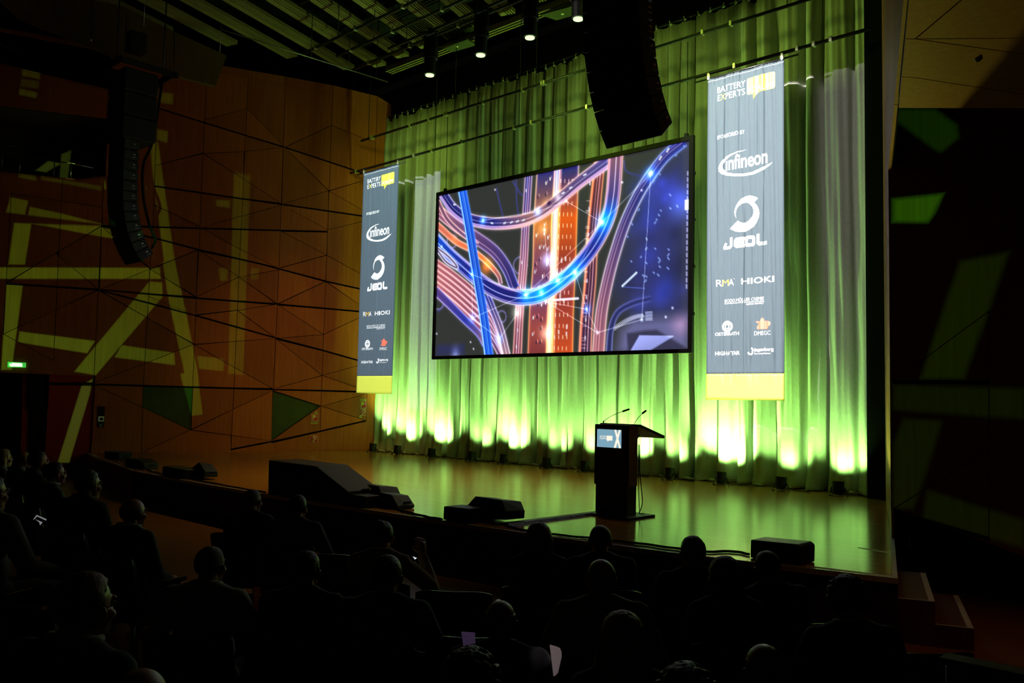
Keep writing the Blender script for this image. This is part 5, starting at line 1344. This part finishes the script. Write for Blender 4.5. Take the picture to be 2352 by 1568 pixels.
floor_speaker('left of the two wedge monitors right of the largest speaker', [(815,1113),(868,1120),(876,1140),(870,1165),(798,1150),(798,1132)], 7.5, 0.35, 'wedge')
floor_speaker('right of the two wedge monitors, raised on small feet', [(868,1126),(899,1133),(914,1160),(912,1168),(866,1160)], 7.38, 0.3, 'wedge')
floor_speaker('black box speaker left of the lone wedge in mid stage edge', [(1019,1171),(1075,1177),(1075,1208),(1017,1202)], 7.25, 0.3, 'box')
floor_speaker('lone wedge monitor in the middle of the stage edge', [(1091,1151),(1152,1160),(1161,1186),(1160,1206),(1070,1202),(1071,1173)], 7.55, 0.35, 'wedge')
floor_speaker('long black speaker farthest right on the stage edge', [(1724,1247),(1832,1258),(1841,1266),(1840,1302),(1723,1289)], 7.84, 0.3, 'box')

def deck_cable(label, pix, r=0.013, dz=0.0):
    P = np.array([onz(x, y) for x, y in pix]); P[:, 2] = r+0.001
    C = smooth(P, 6); 
    for i in range(len(C)): C[i][1] += 0.012*math.sin(i*1.3)
    o = tube('stage_cable', [tuple(p) for p in C], r, M_BLACK, seg=6); tag(o, label, 'cable', 'cables along the stage edge')
deck_cable('black cable from the small upright wedge to the largest speaker', [(440,1102),(500,1113),(560,1124),(612,1132)])
deck_cable('black cable between the two wedges and the mid stage box', [(908,1170),(940,1180),(980,1190),(1016,1196)], 0.018)
deck_cable('black cable running along the edge from the cable ramp to the right end speaker', [(1165,1211),(1220,1223),(1300,1233),(1380,1241),(1470,1251),(1550,1262),(1620,1270),(1680,1269),(1722,1276)], 0.014)
deck_cable('thin brown cable at the far left of the stage edge', [(328,1066),(345,1082),(360,1086),(371,1090)], 0.012)
# ------------------------------------------------------------------ audience: bodies as continuous surfaces
def ell(bm, c, r, rot=None, seg=16):
    Mx = Matrix.Translation(c)
    if rot: Mx = Mx @ Matrix.Rotation(rot[0], 4, 'X') @ Matrix.Rotation(rot[1], 4, 'Y') @ Matrix.Rotation(rot[2], 4, 'Z')
    bmesh.ops.create_uvsphere(bm, u_segments=seg, v_segments=seg//2+2, radius=1, matrix=Mx @ Matrix.Diagonal((r[0], r[1], r[2], 1)))
def limb(bm, pts, rad, seg=12):
    add_tube(bm, pts, list(rad), seg)
    for p, r in zip(pts, rad): ell(bm, p, (r, r, r), seg=12)
def remesh(bm, vox, smooth_it=4):
    me = bpy.data.meshes.new('r'); bm.to_mesh(me); bm.free()
    o = bpy.data.objects.new('r', me); COL.objects.link(o)
    r = o.modifiers.new('r', 'REMESH'); r.mode = 'VOXEL'; r.voxel_size = vox; r.use_smooth_shade = True
    if smooth_it:
        s = o.modifiers.new('s', 'SMOOTH'); s.factor = 0.5; s.iterations = smooth_it
    d_ = o.modifiers.new('d', 'DECIMATE'); d_.ratio = 0.5
    dg = bpy.context.evaluated_depsgraph_get()
    out = bpy.data.meshes.new_from_object(o.evaluated_get(dg))
    bpy.data.objects.remove(o); bpy.data.meshes.remove(me)
    out.polygons.foreach_set('use_smooth', [True]*len(out.polygons))
    return out
V3 = Vector
def hand(bm, wrist, fwd, up, side, curl=0.5):
    """palm, four unequal bent fingers and a thumb from the side of the palm"""
    f, u = V3(fwd).normalized(), V3(up).normalized(); s = f.cross(u).normalized()*side
    w_ = V3(wrist)
    limb(bm, [w_, w_+f*0.045, w_+f*0.085], (0.024, 0.032, 0.030), 10)
    limb(bm, [w_+f*0.03+s*0.018, w_+f*0.085+s*0.026], (0.02, 0.016), 8); limb(bm, [w_+f*0.03-s*0.018, w_+f*0.085-s*0.026], (0.02, 0.016), 8)
    for k, (o, l) in enumerate(((0.031, 0.072), (0.0105, 0.083), (-0.0105, 0.077), (-0.031, 0.06))):
        p = w_+f*0.09+s*o; d1 = (f-u*curl*0.5).normalized(); d2 = (f-u*curl*1.3).normalized(); d3 = (f*0.6-u*curl*1.9).normalized()
        q1 = p+d1*l*.45; q2 = q1+d2*l*.32; q3 = q2+d3*l*.26
        limb(bm, [p, q1, q2, q3], (0.0092, 0.0088, 0.0082, 0.0075), 8)
    t0 = w_+f*0.03+s*0.028; t1 = t0+(f*0.6+s*0.8).normalized()*0.035; t2 = t1+(f*0.95+s*0.1-u*.3).normalized()*0.03
    limb(bm, [t0, t1, t2], (0.013, 0.0115, 0.0095), 8)
def head_shape(bm, H, jaw=1.0):
    x, y, z = H
    ell(bm, (x, y-0.012, z+0.028), (0.074, 0.094, 0.082), seg=24)
    ell(bm, (x, y+0.028, z-0.04), (0.060*jaw, 0.066, 0.072), seg=20)
    ell(bm, (x, y+0.072, z-0.088), (0.030*jaw, 0.024, 0.022))
    limb(bm, [(x, y+0.083, z+0.012), (x, y+0.104, z-0.022)], (0.009, 0.0135), 10); ell(bm, (x, y+0.094, z-0.03), (0.017, 0.012, 0.009))
    for s in (-1, 1):
        ell(bm, (x+s*0.077, y-0.008, z-0.012), (0.010, 0.020, 0.032), (0, s*0.25, s*-0.35))
        ell(bm, (x+s*0.030, y+0.079, z+0.026), (0.024, 0.012, 0.009))
        ell(bm, (x+s*0.030, y+0.078, z+0.006), (0.015, 0.010, 0.010))
        ell(bm, (x+s*0.045, y+0.055, z-0.025), (0.022, 0.026, 0.022))
    ell(bm, (x, y+0.090, z-0.052), (0.023, 0.009, 0.006)); ell(bm, (x, y+0.089, z-0.063), (0.020, 0.009, 0.007))
    limb(bm, [(x, y-0.035, z-0.175), (x, y-0.022, z-0.06)], (0.060, 0.054), 16)
# poses: shoulder, elbow, wrist, hand forward, hand up
POSES = {
 'lap':   dict(arms=[((-.185,-.05,1.0), (-.235,.03,.72), (-.12,.26,.645), (.35,.9,-.2), (0,.2,1)), ((.185,-.05,1.0), (.235,.03,.72), (.12,.27,.645), (-.35,.9,-.2), (0,.2,1))], w=1.0),
 'slim':  dict(arms=[((-.165,-.05,.985), (-.205,.02,.72), (-.09,.25,.64), (.4,.9,-.2), (0,.2,1)), ((.165,-.05,.985), (.205,.02,.72), (.09,.26,.65), (-.4,.9,-.2), (0,.2,1))], w=0.88),
 'rest':  dict(arms=[((-.19,-.05,1.0), (-.30,-.02,.74), (-.30,.22,.68), (.05,1,-.25), (0,.25,1)), ((.19,-.05,1.0), (.31,.0,.75), (.31,.24,.68), (-.05,1,-.25), (0,.25,1))], w=1.06),
 'phone': dict(arms=[((-.175,-.05,.99), (-.22,.03,.73), (-.1,.26,.65), (.4,.9,-.2), (0,.2,1)), ((.175,-.05,.99), (.37,.06,.80), (.27,.16,1.02), (-.25,.5,.8), (.3,-.8,.5))], w=0.92),
}
BODY = {}
def make_body(key):
    P = POSES[key]; w_ = P['w']
    HD = (0, 0.0, 1.165)
    bm = bmesh.new()
    head_shape(bm, HD, 1.0 if w_ >= 1 else 0.92)
    # trunk
    ell(bm, (0, 0.0, .56), (.165*w_, .125, .12)); ell(bm, (0, -.03, .72), (.145*w_, .105, .16)); ell(bm, (0, -.045, .88), (.160*w_, .108, .15)); ell(bm, (0, -.05, .975), (.165*w_, .075, .065))
    limb(bm, [(-.14*w_, -.05, 1.0), (0, -.045, 1.02), (.14*w_, -.05, 1.0)], (.05, .06, .05))
    for s in (-1, 1):
        limb(bm, [(s*.09, .02, .53), (s*.12, .25, .535), (s*.13, .45, .50)], (.088, .076, .058)); limb(bm, [(s*.13, .45, .50), (s*.135, .43, .30), (s*.135, .42, .09)], (.056, .054, .036))
        limb(bm, [(s*.135, .40, .05), (s*.14, .50, .045), (s*.145, .58, .035)], (.036, .036, .028))
    for sd, (sh, el, wr_, fw_, up_) in zip((-1, 1), P['arms']):
        limb(bm, [V3(sh), (V3(sh)+V3(el))/2, V3(el)], (.052, .047, .040)); limb(bm, [V3(el), (V3(el)+V3(wr_))/2, V3(wr_)], (.040, .037, .026))
        hand(bm, wr_, fw_, up_, 1 if sd < 0 else -1)
    body = remesh(bm, 0.0062, 2)
    # upper garment
    bm = bmesh.new()
    ell(bm, (0, 0.0, .57), (.185*w_, .145, .11)); ell(bm, (0, -.03, .72), (.165*w_, .125, .16)); ell(bm, (0, -.045, .88), (.180*w_, .126, .155)); ell(bm, (0, -.05, .975), (.180*w_, .092, .072))
    limb(bm, [(-.15*w_, -.05, 1.005), (-.05, -.045, 1.04), (.05, -.045, 1.04), (.15*w_, -.05, 1.005)], (.062, .066, .066, .062))
    for sh, el, wr_, fw_, up_ in P['arms']:
        limb(bm, [V3(sh), (V3(sh)+V3(el))/2, V3(el)], (.070, .064, .058)); e2 = V3(el)+(V3(wr_)-V3(el))*.93
        limb(bm, [V3(el), (V3(el)+e2)/2, e2], (.058, .052, .040))
    shirt = remesh(bm, 0.012, 4)
    bm = bmesh.new(); ring_ = [(0.076*math.cos(a), -.033+0.074*math.sin(a), 1.083-0.016*math.sin(a)) for a in np.linspace(0, 2*math.pi, 15)]
    add_tube(bm, ring_, 0.016, 8); collar = remesh(bm, 0.008, 1)
    bm = bmesh.new(); ell(bm, (0, 0.0, .535), (.182*w_, .145, .10))
    for s in (-1, 1):
        limb(bm, [(s*.09, .02, .53), (s*.12, .25, .535), (s*.13, .455, .50)], (.104, .090, .072)); limb(bm, [(s*.13, .455, .50), (s*.135, .43, .30), (s*.135, .42, .10)], (.070, .066, .056))
    trou = remesh(bm, 0.013, 3)
    sh_ = []
    bm = bmesh.new()
    limb(bm, [(0, .385, .045), (0, .48, .045), (.004, .60, .035)], (.046, .046, .036)); ell(bm, (0, .5, .022), (.048, .15, .022)); shoe = remesh(bm, 0.010, 2)
    BODY[key] = (body, shirt, collar, trou, shoe)
HX, HY, HZ = 0, 0.0, 1.165
def make_hair(kind):
    bm = bmesh.new(); r = random.Random(hash(kind) % 1000 if False else len(kind)*7)
    def shell(rx, ry, rz, cz, front, low, back_low=None):
        b = bmesh.new(); bmesh.ops.create_uvsphere(b, u_segments=36, v_segments=24, radius=1)
        for v in b.verts:
            x, y, z = v.co
            s = 1.0
            if y > front and z < low+0.9*(y-front): s = 0.80
            elif back_low is not None and z < back_low: s = 0.80
            v.co = (HX+x*rx*s, HY-0.012+y*ry*s, HZ+cz+z*rz*s)
        m2 = bpy.data.meshes.new('x'); b.to_mesh(m2); b.free(); bm.from_mesh(m2); bpy.data.meshes.remove(m2)
    if kind == 'short':
        shell(.082, .103, .094, .030, 0.30, 0.28, -0.62)
    elif kind == 'crop':
        shell(.078, .098, .087, .029, 0.25, 0.25, -0.55)
    elif kind == 'fringe':   # bald crown, hair round the back and sides
        shell(.0795, .0995, .0845, .022, 0.28, 9.0, -0.75)
        for v in bm.verts:
            if v.co.z > HZ+0.062: v.co = V3((HX, HY-.012, HZ+.03))+(v.co-V3((HX, HY-.012, HZ+.03)))*0.80
    elif kind == 'bob':
        shell(.094, .112, .100, .030, 0.35, 0.35)
        limb(bm, [(-.068, -.03, HZ-.01), (-.078, -.02, HZ-.12)], (.040, .026)); limb(bm, [(.068, -.03, HZ-.01), (.078, -.02, HZ-.12)], (.040, .026))
        ell(bm, (0, -.075, HZ-.06), (.088, .045, .10))
    elif kind == 'long':
        shell(.096, .116, .106, .032, 0.35, 0.35)
        ell(bm, (0, -.085, HZ-.10), (.105, .05, .17)); ell(bm, (0, -.115, HZ-.24), (.115, .04, .14))
        for s in (-1, 1):
            limb(bm, [(s*.078, -.02, HZ), (s*.098, -.05, HZ-.14), (s*.108, -.07, HZ-.26), (s*.115, -.075, HZ-.36)], (.034, .034, .034, .02))
            limb(bm, [(s*.09, .01, HZ-.02), (s*.112, .0, HZ-.15), (s*.12, .01, HZ-.28)], (.02, .022, .012))
    elif kind == 'curly':
        shell(.088, .108, .100, .034, 0.30, 0.30, -0.70)
        for _ in range(170):
            a = r.uniform(0, 6.28); e_ = r.uniform(-0.5, 1.5); x, y, z = math.cos(a)*math.cos(e_), math.sin(a)*math.cos(e_), math.sin(e_)
            if y > .45 and z < .5: continue
            ell(bm, (HX+x*.092, HY-.012+y*.112, HZ+.034+z*.102), (.019, .019, .017), seg=8)
    elif kind == 'bun':
        shell(.082, .104, .094, .030, 0.30, 0.28, -0.7); ell(bm, (0, -.10, HZ+.10), (.045, .042, .042))
    me = remesh(bm, 0.0055, 0 if kind == 'curly' else 2)
    from mathutils import noise
    amp = {'crop': .0025, 'fringe': .002, 'curly': .007}.get(kind, .0045)
    sc = 60 if kind == 'curly' else 95
    for v in me.vertices:
        n = noise.noise(V3((v.co.x*sc, v.co.y*sc, v.co.z*(sc if kind in ('curly', 'crop', 'fringe') else 9))))
        v.co = v.co + v.normal*(amp*n)
    return me
HAIR = {k: make_hair(k) for k in ('short', 'crop', 'fringe', 'bob', 'long', 'curly', 'bun')}
for k in POSES: make_body(k)
def gl_mesh():
    bm = bmesh.new()
    for s in (-1, 1):
        add_tube(bm, [(s*.032+.022*math.cos(a), .101, HZ+.008+.018*math.sin(a)) for a in np.linspace(0, 6.283, 13)], 0.002, 5); add_tube(bm, [(s*.054, .098, HZ+.012), (s*.08, .03, HZ+.012), (s*.084, -.01, HZ+.008)], 0.002, 5)
    add_tube(bm, [(-.01, .103, HZ+.012), (.01, .103, HZ+.012)], 0.002, 5)
    me = bpy.data.meshes.new('glasses'); bm.to_mesh(me); bm.free(); return me
GLM = gl_mesh()
def eye_mesh():
    bm = bmesh.new(); ell(bm, (0, 0, 0), (.011, .008, .0075), seg=10); me = bpy.data.meshes.new('eye'); bm.to_mesh(me); bm.free(); return me
EYEM = eye_mesh()
SKIN = noisy('skin', (0.42, 0.22, 0.13), (0.50, 0.27, 0.17), 30, 0.42, 0.45); SKIN2 = noisy('skin_ruddy', (0.40, 0.17, 0.10), (0.46, 0.21, 0.13), 30, 0.40, 0.45)
HAIRC = {'dark': noisy('hair_dark', (0.010, 0.008, 0.006), (0.02, 0.015, 0.01), 160, 0.5, 0.5, (1, 1, .12), .7), 'brown': noisy('hair_brown', (0.03, 0.016, 0.008), (0.05, 0.026, 0.012), 160, 0.5, 0.5, (1, 1, .12), .7),
         'grey': noisy('hair_grey', (0.16, 0.15, 0.13), (0.26, 0.25, 0.22), 160, 0.6, 0.3, (1, 1, .12), .7), 'blonde': noisy('hair_blonde', (0.30, 0.19, 0.06), (0.42, 0.28, 0.10), 160, 0.5, 0.5, (1, 1, .12), .7), 'ginger': noisy('hair_ginger', (0.20, 0.07, 0.02), (0.28, 0.11, 0.03), 160, 0.5, 0.5, (1, 1, .12), .7)}
def cloth(n, c): return noisy('cloth_'+n, c, tuple(min(1, v*1.35) for v in c), 90, 0.85, 0.2, (1, 1, 1), .3, sheen=0.15)
CL = {'black': cloth('black', (.010, .010, .011)), 'navy': cloth('navy', (.010, .013, .024)), 'charcoal': cloth('charcoal', (.024, .024, .026)), 'olive': cloth('olive', (.20, .20, .11)), 'pale': cloth('pale', (.34, .36, .30)),
      'teal': cloth('teal', (.012, .055, .05)), 'grey': cloth('grey', (.10, .10, .095)), 'sand': cloth('sand', (.42, .31, .20)), 'stripe': cloth('stripe', (.07, .075, .08)), 'white': cloth('white', (.6, .6, .56))}
TROU = cloth('trousers', (.012, .012, .016)); SHOE = mat('shoe_leather', (.01, .008, .006), .4)
LIPS = mat('eye_white', (.5, .5, .48), .3)
TARGET = (-12.3, 13.5)
def person(px, ytop, dist, label, pose='lap', hair='short', hc='dark', top='black', collar=None, skin=SKIN, glasses=False, turn=0.0, lean=0.0):
    d = ray(px, ytop); d = d/math.hypot(d[0], d[1]); P = EYE+d*dist
    yaw = math.atan2(-(TARGET[0]-P[0]), TARGET[1]-P[1])+math.radians(turn)
    e = empty('person', (0, 0, 0)); tag(e, label, 'person', 'seated audience')
    b, s_, c_, t_, sh = BODY[pose]
    def ch(nm, me, m):
        o = bpy.data.objects.new(nm, me); COL.objects.link(o); o.parent = e
        if not me.materials: me.materials.append(m)
        o.material_slots[0].link = 'OBJECT'; o.material_slots[0].material = m
        return o
    ch('body', b, skin); ch('jacket' if top in ('black', 'navy', 'charcoal', 'teal') else 'shirt', s_, CL[top]); ch('collar', c_, CL[collar or top]); ch('trousers', t_, TROU)
    for sx in (-1, 1):
        o = ch('shoe', sh, SHOE); o.location = (sx*.14, 0, 0)
        o = ch('eye', EYEM, LIPS); o.location = (sx*.030, .087, HZ+.008)
    topz = HZ+0.110
    if hair:
        ch('hair', HAIR[hair], HAIRC[hc]); topz = {'short': HZ+.124, 'crop': HZ+.116, 'fringe': HZ+.11, 'bob': HZ+.13, 'long': HZ+.138, 'curly': HZ+.15, 'bun': HZ+.14}[hair]
    if glasses: ch('glasses', GLM, M_BLACK)
    hgt = P[2]-floor_z(P[0], P[1]); k = hgt/topz; k2 = max(0.93, min(1.07, k))
    zf = P[2]-topz*k2
    e.location = (P[0], P[1], zf); e.rotation_euler = (0, lean, yaw); e.scale = (k2, k2, k2)
    SEATS.append((P[0], P[1], zf, yaw, label))
    return e
SEATS = []
PEOPLE = [
 # px, y of head top, distance, label
 (1238,1198,6.05,'person with dark bob, front row left of the lectern, rim of hair glowing orange',dict(pose='slim',hair='bob',hc='brown',top='black')),
 (1379,1205,6.0,'person with short brown hair in the row behind, head just below the lectern',dict(hair='crop',hc='brown',top='navy')),
 (1591,1229,5.65,'person with thick dark hair seen from behind, head against the bright deck reflection',dict(hair='short',hc='dark',top='black')),
 (1665,1275,4.95,'person with smooth shoulder length brown hair, left of the tilted head',dict(pose='slim',hair='bob',hc='brown',top='black')),
 (1782,1263,5.45,'person with tilted head in front of the right end speaker',dict(hair='crop',hc='brown',top='charcoal',lean=-.05)),
 (1381,1283,4.6,'bald person in olive collared shirt, below the lectern',dict(pose='rest',hair='fringe',hc='grey',top='olive',skin=SKIN2)),
 (1946,1318,4.62,'person with broad dark hair and pale collar, near the right steps',dict(pose='rest',hair='curly',hc='dark',top='black',collar='pale')),
 (1430,1400,3.62,'person with long blonde hair seen from behind, bottom centre right',dict(pose='slim',hair='long',hc='blonde',top='charcoal')),
 (1150,1378,4.0,'bald person in black, bottom centre between two white papers',dict(hair='fringe',hc='dark',top='black')),
 (1755,1478,3.4,'bald person with shining crown, nearest at bottom right',dict(hair='fringe',hc='grey',top='black',skin=SKIN2)),
 (1578,1520,2.75,'person with curly light brown hair cut by the bottom edge',dict(pose='slim',hair='curly',hc='brown',top='black')),
 (1082,1484,2.85,'person with dark curly hair in front of the lilac paper',dict(pose='slim',hair='curly',hc='dark',top='grey')),
 (890,1272,4.6,'person with dark hair and teal jacket, bottom centre left',dict(pose='rest',hair='short',hc='dark',top='teal')),
 (880,1190,6.1,'person lifting a phone in front of their face, row behind the two wedges',dict(pose='phone',hair='bun',hc='dark',top='sand')),
 (705,1263,4.9,'person with dark hair right of the pale shirt, under the striped shoulder',dict(hair='short',hc='dark',top='black')),
 (485,1253,5.0,'person in pale green collared shirt, lit forehead, lower left',dict(pose='rest',hair='crop',hc='grey',top='pale')),
 (685,1135,7.4,'person in striped shirt with lit ear, below the largest speaker',dict(pose='rest',hair='short',hc='dark',top='stripe')),
 (581,1123,7.8,'person with short greying hair left of the striped shirt',dict(hair='crop',hc='grey',top='black')),
 (308,1145,6.6,'bald bearded person with glasses looking right, left side',dict(hair='fringe',hc='dark',top='black',collar='pale',skin=SKIN2,glasses=True,turn=-10)),
 (205,1078,7.3,'person with dark hair, lit cheek and glasses, left of the bald bearded one',dict(hair='short',hc='dark',top='black',glasses=True,turn=-8)),
 (128,1060,8.9,'person in profile with lit face and pale collar before the red door',dict(pose='slim',hair='short',hc='dark',top='black',collar='white',turn=-16)),
 (90,1034,9.9,'person with dark hair and lit nose, second head left of the pale collar',dict(hair='short',hc='dark',top='black',turn=-14)),
 (55,1037,11.2,'person with reddish brown hair at far left, under the olive-lit leaf',dict(hair='crop',hc='ginger',top='black',collar='white',turn=-6)),
 (10,1030,12.1,'person with light hair at the left edge of the picture, farthest away',dict(pose='slim',hair='bob',hc='blonde',top='grey')),
 (200,1310,3.1,'large near head in profile with glasses, lower left',dict(hair='short',hc='ginger',top='black',collar='pale',skin=SKIN2,glasses=True,turn=-14)),
 (325,1534,2.5,'bald crown cut by the bottom edge, lower left',dict(hair='fringe',hc='grey',top='black',skin=SKIN2)),
 (-18,1088,6.5,'person in grey knitted top at the left edge, only the shoulder in view',dict(pose='rest',hair='short',hc='dark',top='grey')),
]
for px, yt, ds, lab, kw in PEOPLE: person(px, yt, ds, lab, **kw)

# ------------------------------------------------------------------ seats
M_SEAT = noisy('seat_cloth', (.012, .022, .020), (.017, .030, .027), 70, .8, .2, (1, 1, 1), .2); M_RIVET = mat('glint_rivet_metal', (.9, .9, .85), .12, .8, 1.0); M_SHELL = mat('seat_shell', (.02, .024, .022), .28, .5)
def make_seat():
    e = empty('auditorium_seat', (0, 0, 0))
    def curved(nm, y0, th, z0, z1, m, wd, par, lean=0.10, bow=0.10):
        nu, nv = 14, 8; bm = bmesh.new(); G = []
        for side in (0, 1):
            g = []
            for j in range(nv+1):
                t = j/nv; row = []
                for i in range(nu+1):
                    s = i/nu*2-1; top = z1-0.035*abs(s)**4
                    z = z0+(top-z0)*t; y = y0-lean*t+bow*s*s-side*th
                    row.append(bm.verts.new((s*wd/2, y, z)))
                g.append(row)
            G.append(g)
        for j in range(nv):
            for i in range(nu):
                bm.faces.new((G[0][j][i], G[0][j][i+1], G[0][j+1][i+1], G[0][j+1][i])); bm.faces.new((G[1][j][i+1], G[1][j][i], G[1][j+1][i], G[1][j+1][i+1]))
        for i in range(nu):
            for j, f in ((0, 1), (nv, 0)):
                q = (G[0][j][i], G[0][j][i+1], G[1][j][i+1], G[1][j][i]); bm.faces.new(q if not f else q[::-1])
        for j in range(nv):
            for i in (0, nu): bm.faces.new((G[0][j][i], G[0][j+1][i], G[1][j+1][i], G[1][j][i]))
        return from_bm(nm, bm, m, par, True)
    curved('backrest', -0.175, 0.035, 0.47, 0.84, M_SEAT, 0.46, e); curved('back_shell', -0.215, 0.014, 0.40, 0.86, M_SHELL, 0.50, e)
    bm = bmesh.new(); add_box(bm, (0, 0.09, 0.415), (0.47, 0.50, 0.075)); bmesh.ops.bevel(bm, geom=bm.edges[:], offset=0.028, segments=3, affect='EDGES'); from_bm('seat_cushion', bm, M_SEAT, e, True)
    for s in (-1, 1):
        bm = bmesh.new(); add_box(bm, (s*0.275, 0.06, 0.63), (0.045, 0.36, 0.03)); bmesh.ops.bevel(bm, geom=bm.edges[:], offset=0.01, segments=2, affect='EDGES')
        add_box(bm, (s*0.275, -0.09, 0.50), (0.025, 0.05, 0.25)); from_bm('armrest', bm, M_SHELL, e)
        if s < 0:
            for k in range(3):
                bm = bmesh.new(); bmesh.ops.create_uvsphere(bm, u_segments=8, v_segments=6, radius=0.006, matrix=Matrix.Translation((0.06+k*0.035, -0.325+0.10*(.06+k*.035)**2/.0625, 0.79-0.012*(k % 2)))); from_bm('glint_rivet', bm, M_RIVET, e, True)  # rivets added to give small glints on the seat backs
        for y in (-0.16, 0.28):
            tube('leg', [(s*0.225, y, 0.38), (s*0.245, y*1.15, 0.0)], 0.012, M_STEEL if False else M_PIPE, e, 7)
    return e
seat0 = None
def seat(x, y, z, yaw, label):
    global seat0
    if seat0 is None: o = seat0 = make_seat()
    else: o = copy_tree(seat0)
    o.location = (x, y, z); o.rotation_euler = (0, 0, yaw); tag(o, label, 'seat', 'auditorium seats'); return o
for x, y, z, yaw, lab in SEATS:
    short = ' '.join(lab.replace(',', '').split()[1 if lab.startswith('person') else 0:])
    seat(x, y, z, yaw, 'dark seat under the '+' '.join(('person '+short if lab.startswith('person') else short).split()[:11]))
EMPTY = [((1052,1328),5.85,'empty dark seat with a curved shiny rim right of the lifted phone'), ((575,1345),5.75,'empty dark seat with a shiny rim between pale shirt and striped shirt'), ((1085,1428),4.8,'empty dark seat behind the lilac paper'),
         ((2075,1492),5.15,'empty seat at bottom right beside the low wooden partition'), ((775,1262),7.0,'empty seat right of the striped shirt'),
          ((110,1240),5.6,'empty dark seat at lower left behind the lit tablet')]
for (px, py), ds, lab in EMPTY:
    d = ray(px, py); d = d/math.hypot(d[0], d[1]); P = EYE+d*ds
    seat(P[0], P[1], floor_z(P[0], P[1]), math.atan2(-(TARGET[0]-P[0]), TARGET[1]-P[1]), lab)

# ------------------------------------------------------------------ papers and phones held by the audience
def papery(name, col):
    m = mat(name, col, .7, .2); nt = m.node_tree; b = nt.nodes['Principled BSDF']; o = nt.nodes['Material Output']
    t = nt.nodes.new('ShaderNodeBsdfTranslucent'); t.inputs[0].default_value = (*col, 1); mx = nt.nodes.new('ShaderNodeMixShader'); mx.inputs[0].default_value = 0.6
    nt.links.new(b.outputs[0], mx.inputs[1]); nt.links.new(t.outputs[0], mx.inputs[2]); nt.links.new(mx.outputs[0], o.inputs[0]); return m
def sheet(name, label, cat, pix, dist, m, th=0.002, emit=None):
    P = []
    for px, py in pix:
        d = ray(px, py); P.append(EYE+d*(dist/math.hypot(d[0], d[1])))
    P = [np.array(p) for p in P]; tilt = np.array([-0.05, 0.06, 0.0])
    zb = min(p[2] for p in P); P = [p+tilt*(p[2]-zb)/0.2 for p in P]
    n = np.cross(P[1]-P[0], P[2]-P[0]); n = n/np.linalg.norm(n)*th
    o = prism(name, P, n, m); tag(o, label, cat); return o
PAPER = mat('paper_white', (.75, .72, .76), .7, .2)
# paper is lit by the stage and by two narrow added spots
sheet('paper_sheet', 'white paper sheet held beside the long blonde hair', 'paper', [(1262,1487),(1275,1490),(1286,1494),(1290,1503),(1290,1513),(1282,1545),(1275,1552),(1271,1552)], 3.9, papery('paper_lit', (.9, .8, .82)))
sheet('paper_sheet', 'lilac grey paper above the dark curly hair', 'paper', [(1058,1453),(1090,1455),(1091.5,1478),(1064,1483)], 3.6, papery('paper_lilac', (.75, .55, .85)))
sheet('folded_leaflet', 'narrow tan leaflet standing between pale shirt and dark seat', 'leaflet', [(576,1352),(590,1352),(599,1398),(584,1405)], 5.2, papery('leaflet_tan', (.6, .22, .06)))
SCRM = mat('phone_glow', (.1, .1, .1), .3, emit=(.75, .8, .85), estr=.9); SCRD = mat('tablet_glow', (.1, .1, .1), .3, emit=(.5, .5, .55), estr=.35)
def device(name, label, pix, dist, lit, m):
    P = []
    for px, py in pix:
        d = ray(px, py); P.append(EYE+d*(dist/math.hypot(d[0], d[1])))
    e = empty(name, tuple(sum(P)/len(P))); tag(e, label, 'phone' if name == 'phone' else 'tablet'); bpy.context.view_layer.update()
    n = np.cross(P[1]-P[0], P[2]-P[0]); n = n/np.linalg.norm(n)
    if n@(sum(P)/len(P)-EYE) < 0: n = -n
    under(prism('casing', P, n*0.009, M_BLACK), e)
    for L_ in lit:
        Q = []
        for px, py in L_:
            d = ray(px, py); Q.append(EYE+d*(dist/math.hypot(d[0], d[1]))-n*0.0012)
        under(prism('lit_display', Q, n*0.001, m), e)
device('phone', 'lit phone held up by the person in sand coloured sleeve', [(944,1276),(959,1280),(950,1290),(936,1284)], 6.0, [[(948,1277.5),(957.5,1281),(953,1284.5)]], SCRM)
device('tablet', 'tablet with white frame glow in the dark at lower left', [(83,1181),(107,1193),(96,1208),(74,1194)], 5.4, [[(84,1182),(107,1192),(105.5,1195),(85,1185.5),(79,1192),(76,1193)], [(81,1192),(98,1199),(92,1206),(90,1199)]], SCRD)
# light specks on the seat backs come only from the added rivets
# ------------------------------------------------------------------ parent clean-up: keep world transforms
bpy.context.view_layer.update()
